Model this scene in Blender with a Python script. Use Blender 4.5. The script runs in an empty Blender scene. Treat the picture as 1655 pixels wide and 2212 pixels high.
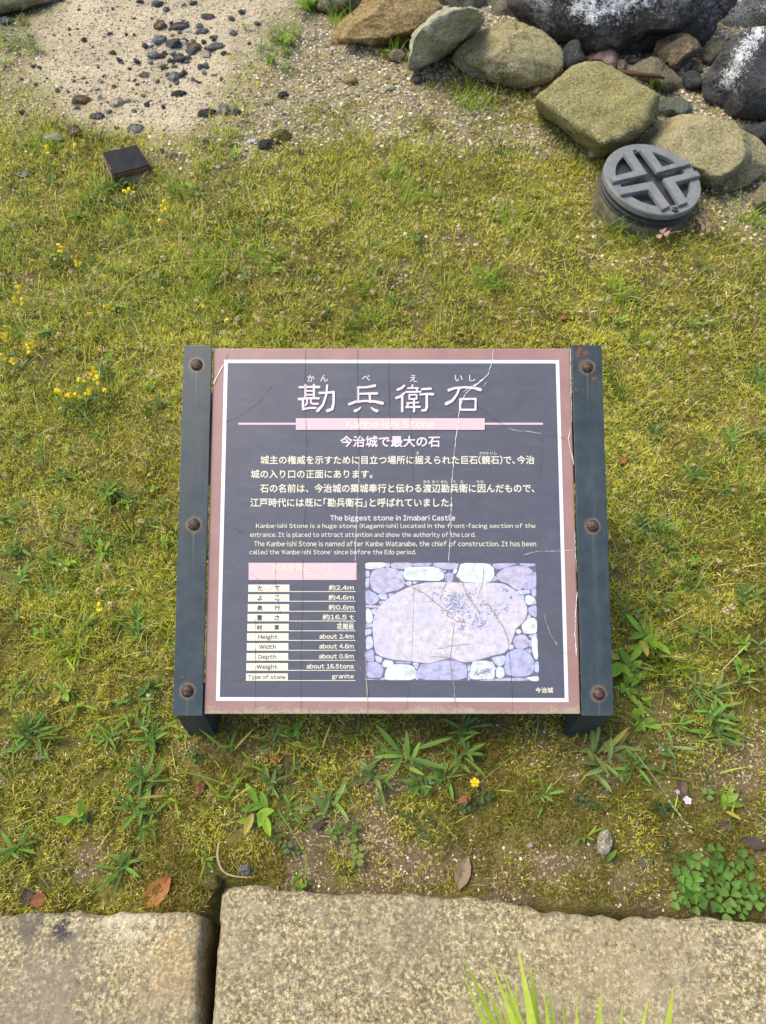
import bpy, bmesh, math, random
import numpy as np
from mathutils import Vector, Matrix
R = math.radians
random.seed(7)
rng = np.random.default_rng(7)
S = bpy.context.scene
COL = S.collection

# ------------------------------------------------------------------ camera, sky, sun, exposure
CAM_H, PITCH, FPX = 1.42, 54.0, 1532.0          # FPX: focal length for a picture 2212 high
cam = bpy.data.cameras.new('camera')
cam.sensor_fit = 'VERTICAL'
cam.sensor_height = 36.0
cam.lens = 36.0 * FPX / 2212.0
cam.clip_start = 0.02
cam.clip_end = 500
camo = bpy.data.objects.new('camera', cam)
COL.objects.link(camo)
camo.location = (0, 0, CAM_H)
camo.rotation_euler = (R(90 - PITCH), 0, 0)
S.camera = camo
cam.dof.use_dof = True
cam.dof.focus_distance = 1.36
cam.dof.aperture_fstop = 7.0

SUN_EL, SUN_AZ = 60.0, -72.0                     # azimuth measured from +Y towards +X
w = bpy.data.worlds.new('World')
S.world = w
w.use_nodes = True
nt = w.node_tree
sky = nt.nodes.new('ShaderNodeTexSky')
sky.sky_type = 'NISHITA'
sky.sun_disc = False
sky.sun_elevation = R(SUN_EL)
sky.sun_rotation = R(SUN_AZ)
sky.air_density = 1.0
sky.dust_density = 3.0
nt.links.new(sky.outputs[0], nt.nodes['Background'].inputs[0])
nt.nodes['Background'].inputs[1].default_value = 0.125
sl = bpy.data.lights.new('sun', 'SUN')
sl.energy = 1.4
sl.angle = R(32)
sl.color = (1.0, 0.93, 0.74)
so = bpy.data.objects.new('sun', sl)
COL.objects.link(so)
sd_ = Vector((math.sin(R(SUN_AZ)) * math.cos(R(SUN_EL)), math.cos(R(SUN_AZ)) * math.cos(R(SUN_EL)), math.sin(R(SUN_EL))))
so.rotation_euler = sd_.to_track_quat('Z', 'Y').to_euler()
S.view_settings.view_transform = 'Standard'
S.view_settings.look = 'None'
S.view_settings.exposure = 1.32
S.view_settings.gamma = 1.0

# ------------------------------------------------------------------ geometry of the view
FW = Vector((0, math.cos(R(PITCH)), -math.sin(R(PITCH))))
UP = Vector((0, math.sin(R(PITCH)), math.cos(R(PITCH))))
CP = Vector((0, 0, CAM_H))


def ray(px, py):
    return FW + Vector((1, 0, 0)) * ((px - 827.5) / FPX) + UP * ((1106 - py) / FPX)


def vnoise(x, y, seed=0):
    x = np.asarray(x, float); y = np.asarray(y, float)
    xi = np.floor(x).astype(np.int64); yi = np.floor(y).astype(np.int64)
    fx = x - xi; fy = y - yi
    fx = fx * fx * (3 - 2 * fx); fy = fy * fy * (3 - 2 * fy)

    def hsh(a, b):
        n = (a * 374761393 + b * 668265263 + seed * 1274126177) & 0x7fffffff
        n = ((n ^ (n >> 13)) * 1274126177) & 0x7fffffff
        n = (n ^ (n >> 16)) & 0xffff
        return n / 65535.0
    a = hsh(xi, yi); b = hsh(xi + 1, yi); c = hsh(xi, yi + 1); d = hsh(xi + 1, yi + 1)
    return (a * (1 - fx) + b * fx) * (1 - fy) + (c * (1 - fx) + d * fx) * fy


def fbm(x, y, seed=0, o=3):
    v = 0; a = 0.5; t = 0
    for i in range(o):
        v = v + a * vnoise(np.asarray(x) * 2 ** i, np.asarray(y) * 2 ** i, seed + i)
        t += a; a *= .5
    return v / t


def hgt(x, y):
    x = np.asarray(x, float); y = np.asarray(y, float)
    d = np.clip(y - 1.5, 0, 30)
    slope = 0.10 * (np.sqrt(d * d + 0.09) - 0.3)
    slope = np.where(y > 7, 0.10 * 5.2 + (y - 7) * 0.02, slope)
    b = (fbm(x * 2.2, y * 2.2, 3) - .5) * 0.045 + (fbm(x * 11, y * 11, 9) - .5) * 0.016
    near = np.clip((y - 0.15) / 0.25, 0.25, 1)
    edge = np.where(x > -.31, .20 - .05 * np.clip(x + .3, 0, 1.2), .145)
    bed = -.11 * np.clip((edge - y) / .03, 0, 1)
    return slope + b * near + bed


def gpt(px, py):
    d = ray(px, py)
    t = CAM_H / -d.z
    for i in range(40):
        p = CP + d * t
        t = t * .4 + .6 * (CAM_H - float(hgt(p.x, p.y))) / -d.z
    return CP + d * t


def zpt(px, py, z):
    d = ray(px, py)
    return CP + d * ((CAM_H - z) / -d.z)


def smooth(a, b, x):
    t = np.clip((np.asarray(x) - a) / (b - a), 0, 1)
    return t * t * (3 - 2 * t)


def polysd(px, py, poly):
    """signed distance to a polygon, positive inside"""
    px = np.asarray(px, float); py = np.asarray(py, float)
    dmin = np.full(px.shape, 1e9); ins = np.zeros(px.shape, bool)
    n = len(poly)
    for i in range(n):
        ax, ay = poly[i]; bx, by = poly[(i + 1) % n]
        ex, ey = bx - ax, by - ay
        wx, wy = px - ax, py - ay
        t = np.clip((wx * ex + wy * ey) / (ex * ex + ey * ey + 1e-12), 0, 1)
        dmin = np.minimum(dmin, np.hypot(wx - t * ex, wy - t * ey))
        c = (ay > py) != (by > py)
        with np.errstate(divide='ignore', invalid='ignore'):
            xc = ax + (py - ay) * ex / (ey if abs(ey) > 1e-9 else 1e-9)
        ins ^= c & (px < xc)
    return np.where(ins, dmin, -dmin)


def gpoly(pts):
    return [(p.x, p.y) for p in (gpt(*q) for q in pts)]


SAND = gpoly([(40, 60), (130, -40), (660, -40), (640, 60), (590, 130), (540, 220), (450, 300), (330, 320), (240, 290), (130, 255), (30, 190)])
GRAV = [gpoly([(600, -30), (760, 90), (900, 140), (1010, 190), (1150, 230), (1230, 350), (1090, 300), (900, 265), (700, 270), (560, 330), (400, 320)]),
        gpoly([(840, 60), (900, -60), (1750, -60), (1700, 300), (1430, 330), (1280, 230), (1100, 120)]),
        gpoly([(1500, 420), (1700, 400), (1700, 520), (1540, 500)]),
        gpoly([(-20, 60), (60, 60), (120, 260), (60, 290), (-40, 220)])]
SOIL = [gpoly([(1420, 1620), (1700, 1560), (1700, 1850), (1560, 1800), (1450, 1720)]),
        gpoly([(1090, 1560), (1230, 1545), (1240, 1680), (1120, 1650)]),
        gpoly([(900, 1780), (1500, 1800), (1480, 1980), (900, 1930)]),
        gpoly([(450, 1540), (1220, 1540), (1220, 1590), (450, 1590)])]


def masks(x, y):
    n = fbm(x * 6, y * 6, 21) - .5
    n2 = fbm(x * 16, y * 16, 31) - .5
    jit = n * .5 + n2 * .25
    sand = smooth(-.16, .22, polysd(x, y, SAND) + jit * .75)
    g = 0
    for p in GRAV:
        g = np.maximum(g, smooth(-.14, .16, polysd(x, y, p) + jit * .7))
    s = 0
    for p in SOIL:
        s = np.maximum(s, smooth(-.06, .06, polysd(x, y, p) + jit * .30) * (.62 if p is SOIL[2] else 1))
    patch = np.maximum(smooth(.60, .72, fbm(x * 7, y * 7, 77)) * .35, smooth(.52, .66, fbm(x * 13, y * 13, 78)) * .9 * smooth(.62, .35, y))
    s = np.maximum(s * .85, patch)
    return sand, g * (1 - sand), np.clip(s * (1 - sand), 0, 1)


# ------------------------------------------------------------------ object helpers
def tag(o, label=None, cat=None, group=None, kind=None):
    if label: o['label'] = label
    if cat: o['category'] = cat
    if group: o['group'] = group
    if kind: o['kind'] = kind
    return o


def link(name, me, mats, parent=None, loc=None):
    o = bpy.data.objects.new(name, me)
    COL.objects.link(o)
    for m in (mats if isinstance(mats, (list, tuple)) else [mats]):
        if m is not None and m.name not in [q.name for q in me.materials if q]:
            me.materials.append(m)
    if parent is not None: o.parent = parent
    if loc is not None: o.location = loc
    return o


def empty(name, loc, rot=(0, 0, 0)):
    o = bpy.data.objects.new(name, None)
    COL.objects.link(o)
    o.empty_display_size = .05
    o.location = loc
    o.rotation_euler = rot
    return o


def np_mesh(name, V, F, cols=None, smooth_=False):
    """V (n,3), F (m,k) equal sided faces, cols (n,3) point colours"""
    V = np.ascontiguousarray(V, np.float32); F = np.ascontiguousarray(F, np.int32)
    me = bpy.data.meshes.new(name)
    m, k = F.shape
    me.vertices.add(len(V)); me.vertices.foreach_set('co', V.ravel())
    me.loops.add(m * k); me.loops.foreach_set('vertex_index', F.ravel())
    me.polygons.add(m)
    me.polygons.foreach_set('loop_start', np.arange(0, m * k, k, dtype=np.int32))
    me.polygons.foreach_set('use_smooth', np.full(m, smooth_, bool))
    me.update(calc_edges=True)
    if cols is not None:
        a = me.color_attributes.new('tint', 'FLOAT_COLOR', 'POINT')
        c = np.ones((len(V), 4), np.float32); c[:, :3] = cols
        a.data.foreach_set('color', c.ravel())
    return me


def bm_mesh(bm, name, smooth_=False):
    me = bpy.data.meshes.new(name)
    bmesh.ops.recalc_face_normals(bm, faces=bm.faces[:])
    bm.to_mesh(me); bm.free()
    if smooth_:
        for p in me.polygons: p.use_smooth = True
    return me


def add_box(bm, lo, hi, bevel=0.0, mat=None):
    b = bmesh.new()
    bmesh.ops.create_cube(b, size=1)
    c = [(lo[i] + hi[i]) / 2 for i in range(3)]; s = [hi[i] - lo[i] for i in range(3)]
    for v in b.verts:
        v.co = Vector((c[i] + v.co[i] * s[i] for i in range(3)))
    if bevel:
        bmesh.ops.bevel(b, geom=b.edges[:], offset=bevel, segments=2, affect='EDGES', profile=.6)
    if mat is not None:
        b.transform(mat)
    t = bpy.data.meshes.new('t'); b.to_mesh(t); b.free()
    bm.from_mesh(t); bpy.data.meshes.remove(t)


def add_lathe(bm, prof, n=48, mat=None, cap=True):
    rings = []
    for r, z in prof:
        rings.append([bm.verts.new((mat @ Vector((r * math.cos(2 * math.pi * i / n), r * math.sin(2 * math.pi * i / n), z))) if mat else Vector((r * math.cos(2 * math.pi * i / n), r * math.sin(2 * math.pi * i / n), z))) for i in range(n)])
    for a, b in zip(rings, rings[1:]):
        for i in range(n):
            bm.faces.new((a[i], a[(i + 1) % n], b[(i + 1) % n], b[i]))
    if cap:
        bm.faces.new(rings[0][::-1]); bm.faces.new(rings[-1])


def extrude_poly(bm, pts, z0, z1, bevel=0.0):
    b = bmesh.new()
    lo = [b.verts.new((p[0], p[1], z0)) for p in pts]
    hi = [b.verts.new((p[0], p[1], z1)) for p in pts]
    b.faces.new(lo[::-1]); b.faces.new(hi)
    n = len(pts)
    for i in range(n):
        b.faces.new((lo[i], lo[(i + 1) % n], hi[(i + 1) % n], hi[i]))
    bmesh.ops.recalc_face_normals(b, faces=b.faces[:])
    if bevel:
        bmesh.ops.bevel(b, geom=[e for e in b.edges], offset=bevel, segments=2, affect='EDGES')
    t = bpy.data.meshes.new('t'); b.to_mesh(t); b.free()
    bm.from_mesh(t); bpy.data.meshes.remove(t)


# ------------------------------------------------------------------ material helpers
class NT:
    def __init__(s, name):
        s.m = bpy.data.materials.new(name); s.m.use_nodes = True
        s.t = s.m.node_tree; s.b = s.t.nodes['Principled BSDF']; s.out = s.t.nodes['Material Output']
        s._co = None

    def n(s, typ, **kw):
        q = s.t.nodes.new(typ)
        for k, v in kw.items(): setattr(q, k, v)
        return q

    def l(s, a, b): s.t.links.new(a, b)

    @property
    def co(s):
        if s._co is None:
            s._co = s.n('ShaderNodeTexCoord').outputs['Object']
        return s._co

    def noise(s, scale, detail=4, rough=.55, dist=0.0, vec=None):
        q = s.n('ShaderNodeTexNoise'); q.inputs['Scale'].default_value = scale
        q.inputs['Detail'].default_value = detail; q.inputs['Roughness'].default_value = rough
        q.inputs['Distortion'].default_value = dist
        s.l(vec or s.co, q.inputs['Vector']); return q.outputs['Fac']

    def voro(s, scale, feature='F1', out='Distance', rnd=1.0):
        q = s.n('ShaderNodeTexVoronoi', feature=feature); q.inputs['Scale'].default_value = scale
        q.inputs['Randomness'].default_value = rnd
        s.l(s.co, q.inputs['Vector']); return q.outputs[out]

    def ramp(s, fac, stops, interp='LINEAR'):
        q = s.n('ShaderNodeValToRGB'); e = q.color_ramp.elements; q.color_ramp.interpolation = interp
        while len(e) < len(stops): e.new(.5)
        for i, (p, c) in enumerate(stops):
            e[i].position = p; e[i].color = (*c, 1) if isinstance(c, (tuple, list)) else (c, c, c, 1)
        s.l(fac, q.inputs['Fac']); return q.outputs['Color']

    def mix(s, f, a, b, mode='MIX'):
        q = s.n('ShaderNodeMix', data_type='RGBA', blend_type=mode)
        for sock, v in ((q.inputs[0], f), (q.inputs[6], a), (q.inputs[7], b)):
            if hasattr(v, 'links'): s.l(v, sock)
            elif isinstance(v, (int, float)): sock.default_value = v
            else: sock.default_value = (*v, 1)
        return q.outputs[2]

    def math(s, op, a, b=0.0, clamp=False):
        q = s.n('ShaderNodeMath', operation=op); q.use_clamp = clamp
        for sock, v in ((q.inputs[0], a), (q.inputs[1], b)):
            if hasattr(v, 'links'): s.l(v, sock)
            else: sock.default_value = v
        return q.outputs[0]

    def attr(s, name):
        q = s.n('ShaderNodeAttribute'); q.attribute_name = name; return q

    def bump(s, h, strength=.5, dist=.01, prev=None):
        q = s.n('ShaderNodeBump'); q.inputs['Strength'].default_value = strength; q.inputs['Distance'].default_value = dist
        s.l(h, q.inputs['Height'])
        if prev is not None: s.l(prev, q.inputs['Normal'])
        return q.outputs['Normal']

    def fin(s, col=None, rough=.8, normal=None, spec=.5, metal=0.0):
        if col is not None:
            if hasattr(col, 'links'): s.l(col, s.b.inputs['Base Color'])
            else: s.b.inputs['Base Color'].default_value = (*col, 1)
        if hasattr(rough, 'links'): s.l(rough, s.b.inputs['Roughness'])
        else: s.b.inputs['Roughness'].default_value = rough
        if normal is not None: s.l(normal, s.b.inputs['Normal'])
        s.b.inputs['Specular IOR Level'].default_value = spec
        s.b.inputs['Metallic'].default_value = metal
        return s.m


def dist_to(q, pt):
    d = q.n('ShaderNodeVectorMath', operation='DISTANCE')
    q.l(q.co, d.inputs[0]); d.inputs[1].default_value = pt
    return d.outputs['Value']


def mat_plain(name, c, rough=.6, var=.12, scale=60, spec=.4, bump=0.0):
    q = NT(name)
    n = q.noise(scale, 4)
    lo = tuple(v * (1 - var) for v in c); hi = tuple(min(1, v * (1 + var)) for v in c)
    colr = q.ramp(n, [(.3, lo), (.7, hi)])
    nm = q.bump(n, bump, .003) if bump else None
    return q.fin(colr, rough, nm, spec)


def mat_leaf(name, rough=.5, trans=.3, spec=.35):
    """foliage: colour comes from the per-leaf tint"""
    q = NT(name)
    a = q.attr('tint').outputs['Color']
    n = q.noise(90, 3)
    c = q.mix(q.ramp(n, [(.3, 0.0), (.7, .35)]), a, (0.5, 0.5, 0.5), 'MULTIPLY')
    q.fin(c, rough, None, spec)
    t = q.n('ShaderNodeBsdfTranslucent'); q.l(c, t.inputs['Color'])
    mx = q.n('ShaderNodeMixShader'); mx.inputs[0].default_value = trans
    q.l(q.b.outputs[0], mx.inputs[1]); q.l(t.outputs[0], mx.inputs[2]); q.l(mx.outputs[0], q.out.inputs['Surface'])
    return q.m


# ------------------------------------------------------------------ ground
def axis(core0, core1, step, far):
    a = list(np.arange(core0, core1 + 1e-6, step))
    d = step; v = core1
    while v < far: d *= 1.35; v += d; a.append(v)
    d = step; v = core0; lo = []
    while v > -far: d *= 1.35; v -= d; lo.append(v)
    return np.array(lo[::-1] + a)


def build_ground():
    xs = axis(-2.6, 2.6, .018, 70); ys = axis(-.35, 4.9, .018, 70)
    X, Y = np.meshgrid(xs, ys)
    Z = hgt(X, Y)
    V = np.stack([X, Y, Z], -1).reshape(-1, 3)
    nx, ny = len(xs), len(ys)
    i = np.arange(ny - 1)[:, None] * nx + np.arange(nx - 1)[None]
    F = np.stack([i, i + 1, i + 1 + nx, i + nx], -1).reshape(-1, 4)
    me = np_mesh('ground', V, F, None, True)
    sa, gr, so_ = masks(V[:, 0], V[:, 1])
    for nm, a in (('sand', sa), ('gravelly', gr), ('soil', so_)):
        at = me.attributes.new(nm, 'FLOAT', 'POINT'); at.data.foreach_set('value', np.ascontiguousarray(a, np.float32))
    q = NT('ground_soil_moss')
    f1 = q.noise(9, 5); f2 = q.noise(140, 4, .7); f3 = q.noise(420, 3, .7)
    moss = q.ramp(f2, [(.25, (.045, .036, .012)), (.5, (.14, .125, .028)), (.75, (.27, .24, .06))])
    moss2 = q.ramp(f2, [(.25, (.022, .02, .008)), (.75, (.10, .095, .024))])
    moss = q.mix(q.ramp(f1, [(.4, 0.0), (.62, 1.0)]), moss, moss2)
    cell = q.voro(260, 'F1', 'Color'); cd = q.voro(260)
    sepc = q.n('ShaderNodeSeparateColor'); q.l(cell, sepc.inputs[0])
    soil = q.ramp(f3, [(.3, (.05, .035, .02)), (.55, (.14, .10, .06)), (.8, (.30, .23, .14))])
    soil = q.mix(q.ramp(sepc.outputs[0], [(.86, 0.0), (.90, .8)]), soil, (.36, .28, .18))
    grain = q.ramp(sepc.outputs[1], [(0, (.13, .115, .085)), (.2, (.31, .25, .155)), (.6, (.44, .365, .24)), (1, (.58, .51, .37))])
    sandc = q.ramp(f3, [(.25, (.28, .225, .14)), (.5, (.40, .335, .22)), (.8, (.52, .45, .32))])
    sandc = q.mix(.6, sandc, grain)
    sandc = q.mix(q.ramp(q.noise(5, 5, .65), [(.40, 0.0), (.60, .75)]), sandc, q.mix(.45, grain, (.20, .16, .10)))
    grav = q.mix(q.ramp(cd, [(.3, 0.0), (.55, .8)]), grain, (.13, .10, .06))
    c = q.mix(q.attr('soil').outputs['Fac'], moss, soil)
    gm = q.math('MULTIPLY', q.attr('gravelly').outputs['Fac'], q.ramp(q.noise(28, 5, .65), [(.38, 0.0), (.52, 1.0)]))
    c = q.mix(gm, c, grav)
    c = q.mix(q.attr('sand').outputs['Fac'], c, sandc)
    nm = q.bump(f2, .5, .01)
    nm = q.bump(cd, .35, .003, nm)
    return tag(link('ground', me, q.fin(c, .95, nm, .1)), kind='structure')


build_ground()


# ------------------------------------------------------------------ kerb stones
def zc7(x, y): return (x * .5013, 1624.8 + y * .5013)
def zc8(x, y): return (825.3 + x * .5013, 1624.8 + y * .5013)


KZ = .045


def build_kerb(name, edge_px, side_px, xfar, label, stain):
    """edge_px: the far edge, side_px: the edge along the joint"""
    E = np.array([(p.x, p.y) for p in (zpt(a, b, KZ - .006) for a, b in edge_px)])
    D = np.array([(p.x, p.y) for p in (zpt(a, b, KZ - .006) for a, b in side_px)])
    E = E[np.argsort(E[:, 0])]; D = D[np.argsort(D[:, 1])]
    nu, nv = 260, 110
    us = np.linspace(0, 1, nu); vs = np.linspace(0, 1, nv)
    us = us ** 1.0
    yf = -.17
    U, Vv = np.meshgrid(us, vs)
    ytop = D[-1, 1]
    yy = ytop + (yf - ytop) * vs
    xside = np.interp(yy, D[:, 1], D[:, 0]) + (fbm(yy * 30, yy * 0, 5) - .5) * .006
    X = xside[:, None] + (xfar - xside[:, None]) * U
    ye = np.interp(X, E[:, 0], E[:, 1]) + (fbm(X * 40, X * 0, 8) - .5) * .010 + (fbm(X * 130, X * 0, 18) - .5) * .004
    Y = ye + (yf - ye) * Vv
    dE = np.minimum(np.abs(Y - ye), np.minimum(np.abs(X - xside[:, None]), np.minimum(np.abs(X - xfar), np.abs(Y - yf))))
    r = .014 + .010 * (fbm(X * 18, Y * 18, 44) - .5)
    k = np.clip(1 - dE / r, 0, 1)
    Z = KZ - r * (1 - np.sqrt(np.clip(1 - k * k, 0, 1)))
    Z = Z + (fbm(X * 9, Y * 9, 50) - .5) * .010 + (fbm(X * 50, Y * 50, 51) - .5) * .003 + (fbm(X * 200, Y * 200, 52, 2) - .5) * .0008
    V = np.stack([X, Y, Z], -1).reshape(-1, 3)
    i = np.arange(nv - 1)[:, None] * nu + np.arange(nu - 1)[None]
    F = np.stack([i, i + 1, i + 1 + nu, i + nu], -1).reshape(-1, 4)
    ring = list(range(nu)) + [j * nu + nu - 1 for j in range(1, nv)] + [(nv - 1) * nu + j for j in range(nu - 2, -1, -1)] + [j * nu for j in range(nv - 2, 0, -1)]
    ring = np.array(ring)
    lowv = V[ring].copy(); n0 = len(V); lev = [ring]
    for zz in (-.02, -.14):
        lv = V[ring].copy(); lv[:, 2] = zz
        lv[:, 0] += (fbm(lv[:, 0] * 30, lv[:, 1] * 30 + zz * 90, 60) - .5) * .008
        lv[:, 1] += (fbm(lv[:, 0] * 30, lv[:, 1] * 30 + zz * 90, 61) - .5) * .008
        lev.append(np.arange(len(V), len(V) + len(ring))); V = np.concatenate([V, lv])
    Fs = [F]
    for a, b in zip(lev, lev[1:]):
        Fs.append(np.stack([a, b, np.roll(b, -1), np.roll(a, -1)], -1))
    me = np_mesh(name, V, np.concatenate(Fs), None, True)
    q = NT('granite_' + name)
    n1 = q.noise(165, 6, .8); n2 = q.noise(7, 4, .6); n3 = q.noise(190, 4, .75); n4 = q.noise(28, 4, .6); n5 = q.noise(100, 5, .75)
    c = q.ramp(n1, [(.38, (.045, .039, .026)), (.44, (.145, .110, .050)), (.50, (.235, .188, .090)), (.55, (.355, .295, .160)), (.61, (.52, .465, .315))])
    c = q.mix(q.ramp(n5, [(.50, 0.0), (.57, .66)]), c, (.10, .09, .068))
    c = q.mix(q.ramp(n3, [(.60, 0.0), (.66, .85)]), c, (.11, .10, .09))
    c = q.mix(q.ramp(n3, [(.30, .75), (.38, 0.0)]), c, (.60, .54, .39))
    c = q.mix(q.ramp(n2, [(.45, 0.0), (.66, .45)]), c, (.17, .14, .095))
    c = q.mix(q.ramp(n4, [(.54, 0.0), (.72, .28)]), c, (.46, .40, .25))
    for (pt, rad, col, st) in stain:
        d = dist_to(q, pt)
        mm = q.math('ADD', q.math('DIVIDE', d, rad), q.math('MULTIPLY', q.math('SUBTRACT', q.noise(60, 6, .75), .5), 4.0))
        c = q.mix(q.ramp(mm, [(.35, st), (.75, 0.0)]), c, col)
    nm = q.bump(n1, .22, .002); nm = q.bump(n3, .15, .001, nm)
    return tag(link(name, me, q.fin(c, .85, nm, .25)), label, 'kerb stone', 'granite kerb stones')


e_r = [zc7(*p) for p in [(950, 615), (1000, 582), (1080, 572), (1250, 592), (1400, 607), (1550, 608)]] + [zc8(*p) for p in [(0, 612), (200, 615), (350, 622), (520, 642), (700, 682), (900, 696), (1050, 716), (1150, 708), (1250, 719), (1450, 713), (1655, 737), (1900, 745)]]
s_r = [zc7(*p) for p in [(955, 610), (945, 700), (940, 850), (930, 1000), (918, 1172), (905, 1300)]]
e_l = [zc7(*p) for p in [(-300, 700), (-20, 692), (100, 690), (300, 686), (480, 692), (600, 684), (700, 688), (800, 682), (850, 690), (880, 700)]]
s_l = [zc7(*p) for p in [(872, 700), (868, 850), (862, 1000), (862, 1172), (860, 1300)]]
st1 = zpt(*zc7(270, 770), KZ); st2 = zpt(*zc7(190, 1080), KZ); st3 = zpt(*zc7(770, 900), KZ); st4 = zpt(*zc7(560, 690), KZ); st5 = zpt(*zc7(130, 745), KZ)
build_kerb('kerb_stone', e_r, s_r, 1.45, 'long pale granite kerb block to the right of the joint', [(zpt(*zc8(1000, 1000), KZ), .2, (.30, .24, .15), .4)])
build_kerb('kerb_stone', e_l, s_l, -1.3, 'shorter granite kerb block with black lichen stain, left of the joint',
           [(st1, .030, (.03, .027, .03), .95), (st5, .035, (.07, .06, .05), .8), (st2, .12, (.16, .13, .10), .6), (st3, .10, (.36, .23, .10), .28), (st4, .08, (.60, .54, .40), .3)])

# ------------------------------------------------------------------ information board
SD = 1.32                                             # depth of the board's lower edge
ALPHA = R(30)
SLOPE = Vector((0, math.cos(ALPHA), math.sin(ALPHA)))
NRM = Vector((0, -math.sin(ALPHA), math.cos(ALPHA)))
B0 = CP + ray(375, 1545) * SD                         # lower left outer corner of the left rail


def sg(x, y):
    """a point of the photograph (1915 wide) -> u, v on the board's face"""
    d = ray(x / 1.15710, y / 1.15710)
    t = (B0 - CP).dot(NRM) / d.dot(NRM)
    p = CP + d * t - B0
    return (p.x, p.dot(SLOPE))


def k3(x, y): return sg(400 + x * .36254, 840 + y * .36254)
def k4(x, y): return sg(960 + x * .36254, 840 + y * .36254)
def k5(x, y): return sg(400 + x * .36254, 1240 + y * .36254)
def k6(x, y): return sg(960 + x * .36254, 1240 + y * .36254)
def kt(x, y): return sg(720 + x * .30211, 920 + y * .30211)
def kb(x, y): return sg(600 + x * .45921, 1110 + y * .45921)
def kp(x, y): return sg(900 + x * .27795, 1390 + y * .27795)


board = empty('information_board', B0)
board.rotation_euler = (ALPHA, 0, 0)                  # local x = right, y = up the slope, z = out of the face
tag(board, 'low slanted information board with Japanese and English text on dark posts', 'information board')

W_ = k6(1578, 1518)[0]; HT = k3(200, 70)[1]
print('board', W_, HT, B0)
ru0 = k5(300, 1503)[0]; ru1 = k6(1362, 1518)[0]
rt0 = k3(362, 75)[0]; rt1 = k4(1285, 80)[0]
print('rails', ru0, rt0, ru1, rt1, W_)
RL = (ru0 + rt0) / 2; RR = (ru1 + rt1) / 2
XL = 0.0; XR = W_

m_rail = NT('dark_teal_paint')


def rail_mat(name, bolts, extra):
    q = NT(name)
    n = q.noise(30, 5, .65); n2 = q.noise(170, 4, .7)
    mp = q.n('ShaderNodeMapping'); mp.inputs['Scale'].default_value = (60, 3, 10); q.l(q.co, mp.inputs['Vector'])
    n3 = q.noise(1.0, 4, .6, 0, mp.outputs[0])
    c = q.ramp(n, [(.3, (.021, .031, .036)), (.7, (.034, .047, .052))])
    c = q.mix(q.ramp(n3, [(.52, 0.0), (.75, .35)]), c, (.075, .085, .08))
    for bp in bolts:
        d = dist_to(q, bp)
        mm = q.math('ADD', d, q.math('MULTIPLY', q.math('SUBTRACT', n2, .5), .012))
        c = q.mix(q.ramp(q.math('MULTIPLY', mm, 20.0), [(.215, .0), (.235, .8), (.255, .6), (.36, 0.0)]), c, (.20, .13, .065))
    sx_ = q.n('ShaderNodeSeparateXYZ'); q.l(q.co, sx_.inputs[0])
    for bp in bolts:
        ax_ = q.math('ABSOLUTE', q.math('SUBTRACT', sx_.outputs['X'], bp[0])); ay_ = q.math('SUBTRACT', bp[1], sx_.outputs['Y'])
        wob = q.math('ADD', q.math('MULTIPLY', ax_, 260.0), q.math('MULTIPLY', n3, .8))
        mk = q.math('MULTIPLY', q.ramp(wob, [(.25, 1.0), (1.0, 0.0)]), q.math('MULTIPLY', q.ramp(q.math('MULTIPLY', ay_, 9.0), [(.05, 0.0), (.12, .6), (.9, 0.0)]), 1.0))
        c = q.mix(mk, c, (.15, .13, .085))
    sc2 = q.noise(12, 6, .75); c = q.mix(q.ramp(sc2, [(.60, 0.0), (.70, .4)]), c, (.085, .095, .092))
    c = q.mix(q.ramp(q.math('ADD', q.math('MULTIPLY', sx_.outputs['Y'], 18.0), n), [(.35, .5), (.75, 0.0)]), c, (.075, .07, .052))
    for (bp, rad) in extra:
        d = dist_to(q, bp)
        mm = q.math('ADD', q.math('DIVIDE', d, rad), q.math('MULTIPLY', q.math('SUBTRACT', q.noise(120, 4, .7), .5), 3.0))
        c = q.mix(q.ramp(mm, [(.45, .95), (.60, 0.0)]), c, q.ramp(n2, [(.3, (.07, .018, .008)), (.7, (.24, .08, .03))]))
    return q.fin(c, q.ramp(n, [(.3, .32), (.7, .5)]), q.bump(n2, .08, .002), .5)


bl = [k3(258, 205), k5(240, 198), k5(196, 1340)]
br = [k4(1393, 220), k6(1432, 208), k6(1473, 1360)]
RZ = .006
rl_m = rail_mat('left_rail_paint', [(b[0], b[1], RZ) for b in bl], [((k5(160, 1240)[0], k5(160, 1240)[1], RZ), .004)])
ex = [((*k4(1340, 110), RZ), .013), ((*k4(1385, 125), RZ), .010), ((*k4(1445, 295), RZ), .010), ((*k4(1318, 375), RZ), .006), ((*k4(1325, 575), RZ), .003)]
rr_m = rail_mat('right_rail_paint', [(b[0], b[1], RZ) for b in br], ex)
m_post = mat_plain('post_paint', (.024, .036, .042), .45, .3, 40, .5)

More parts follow.
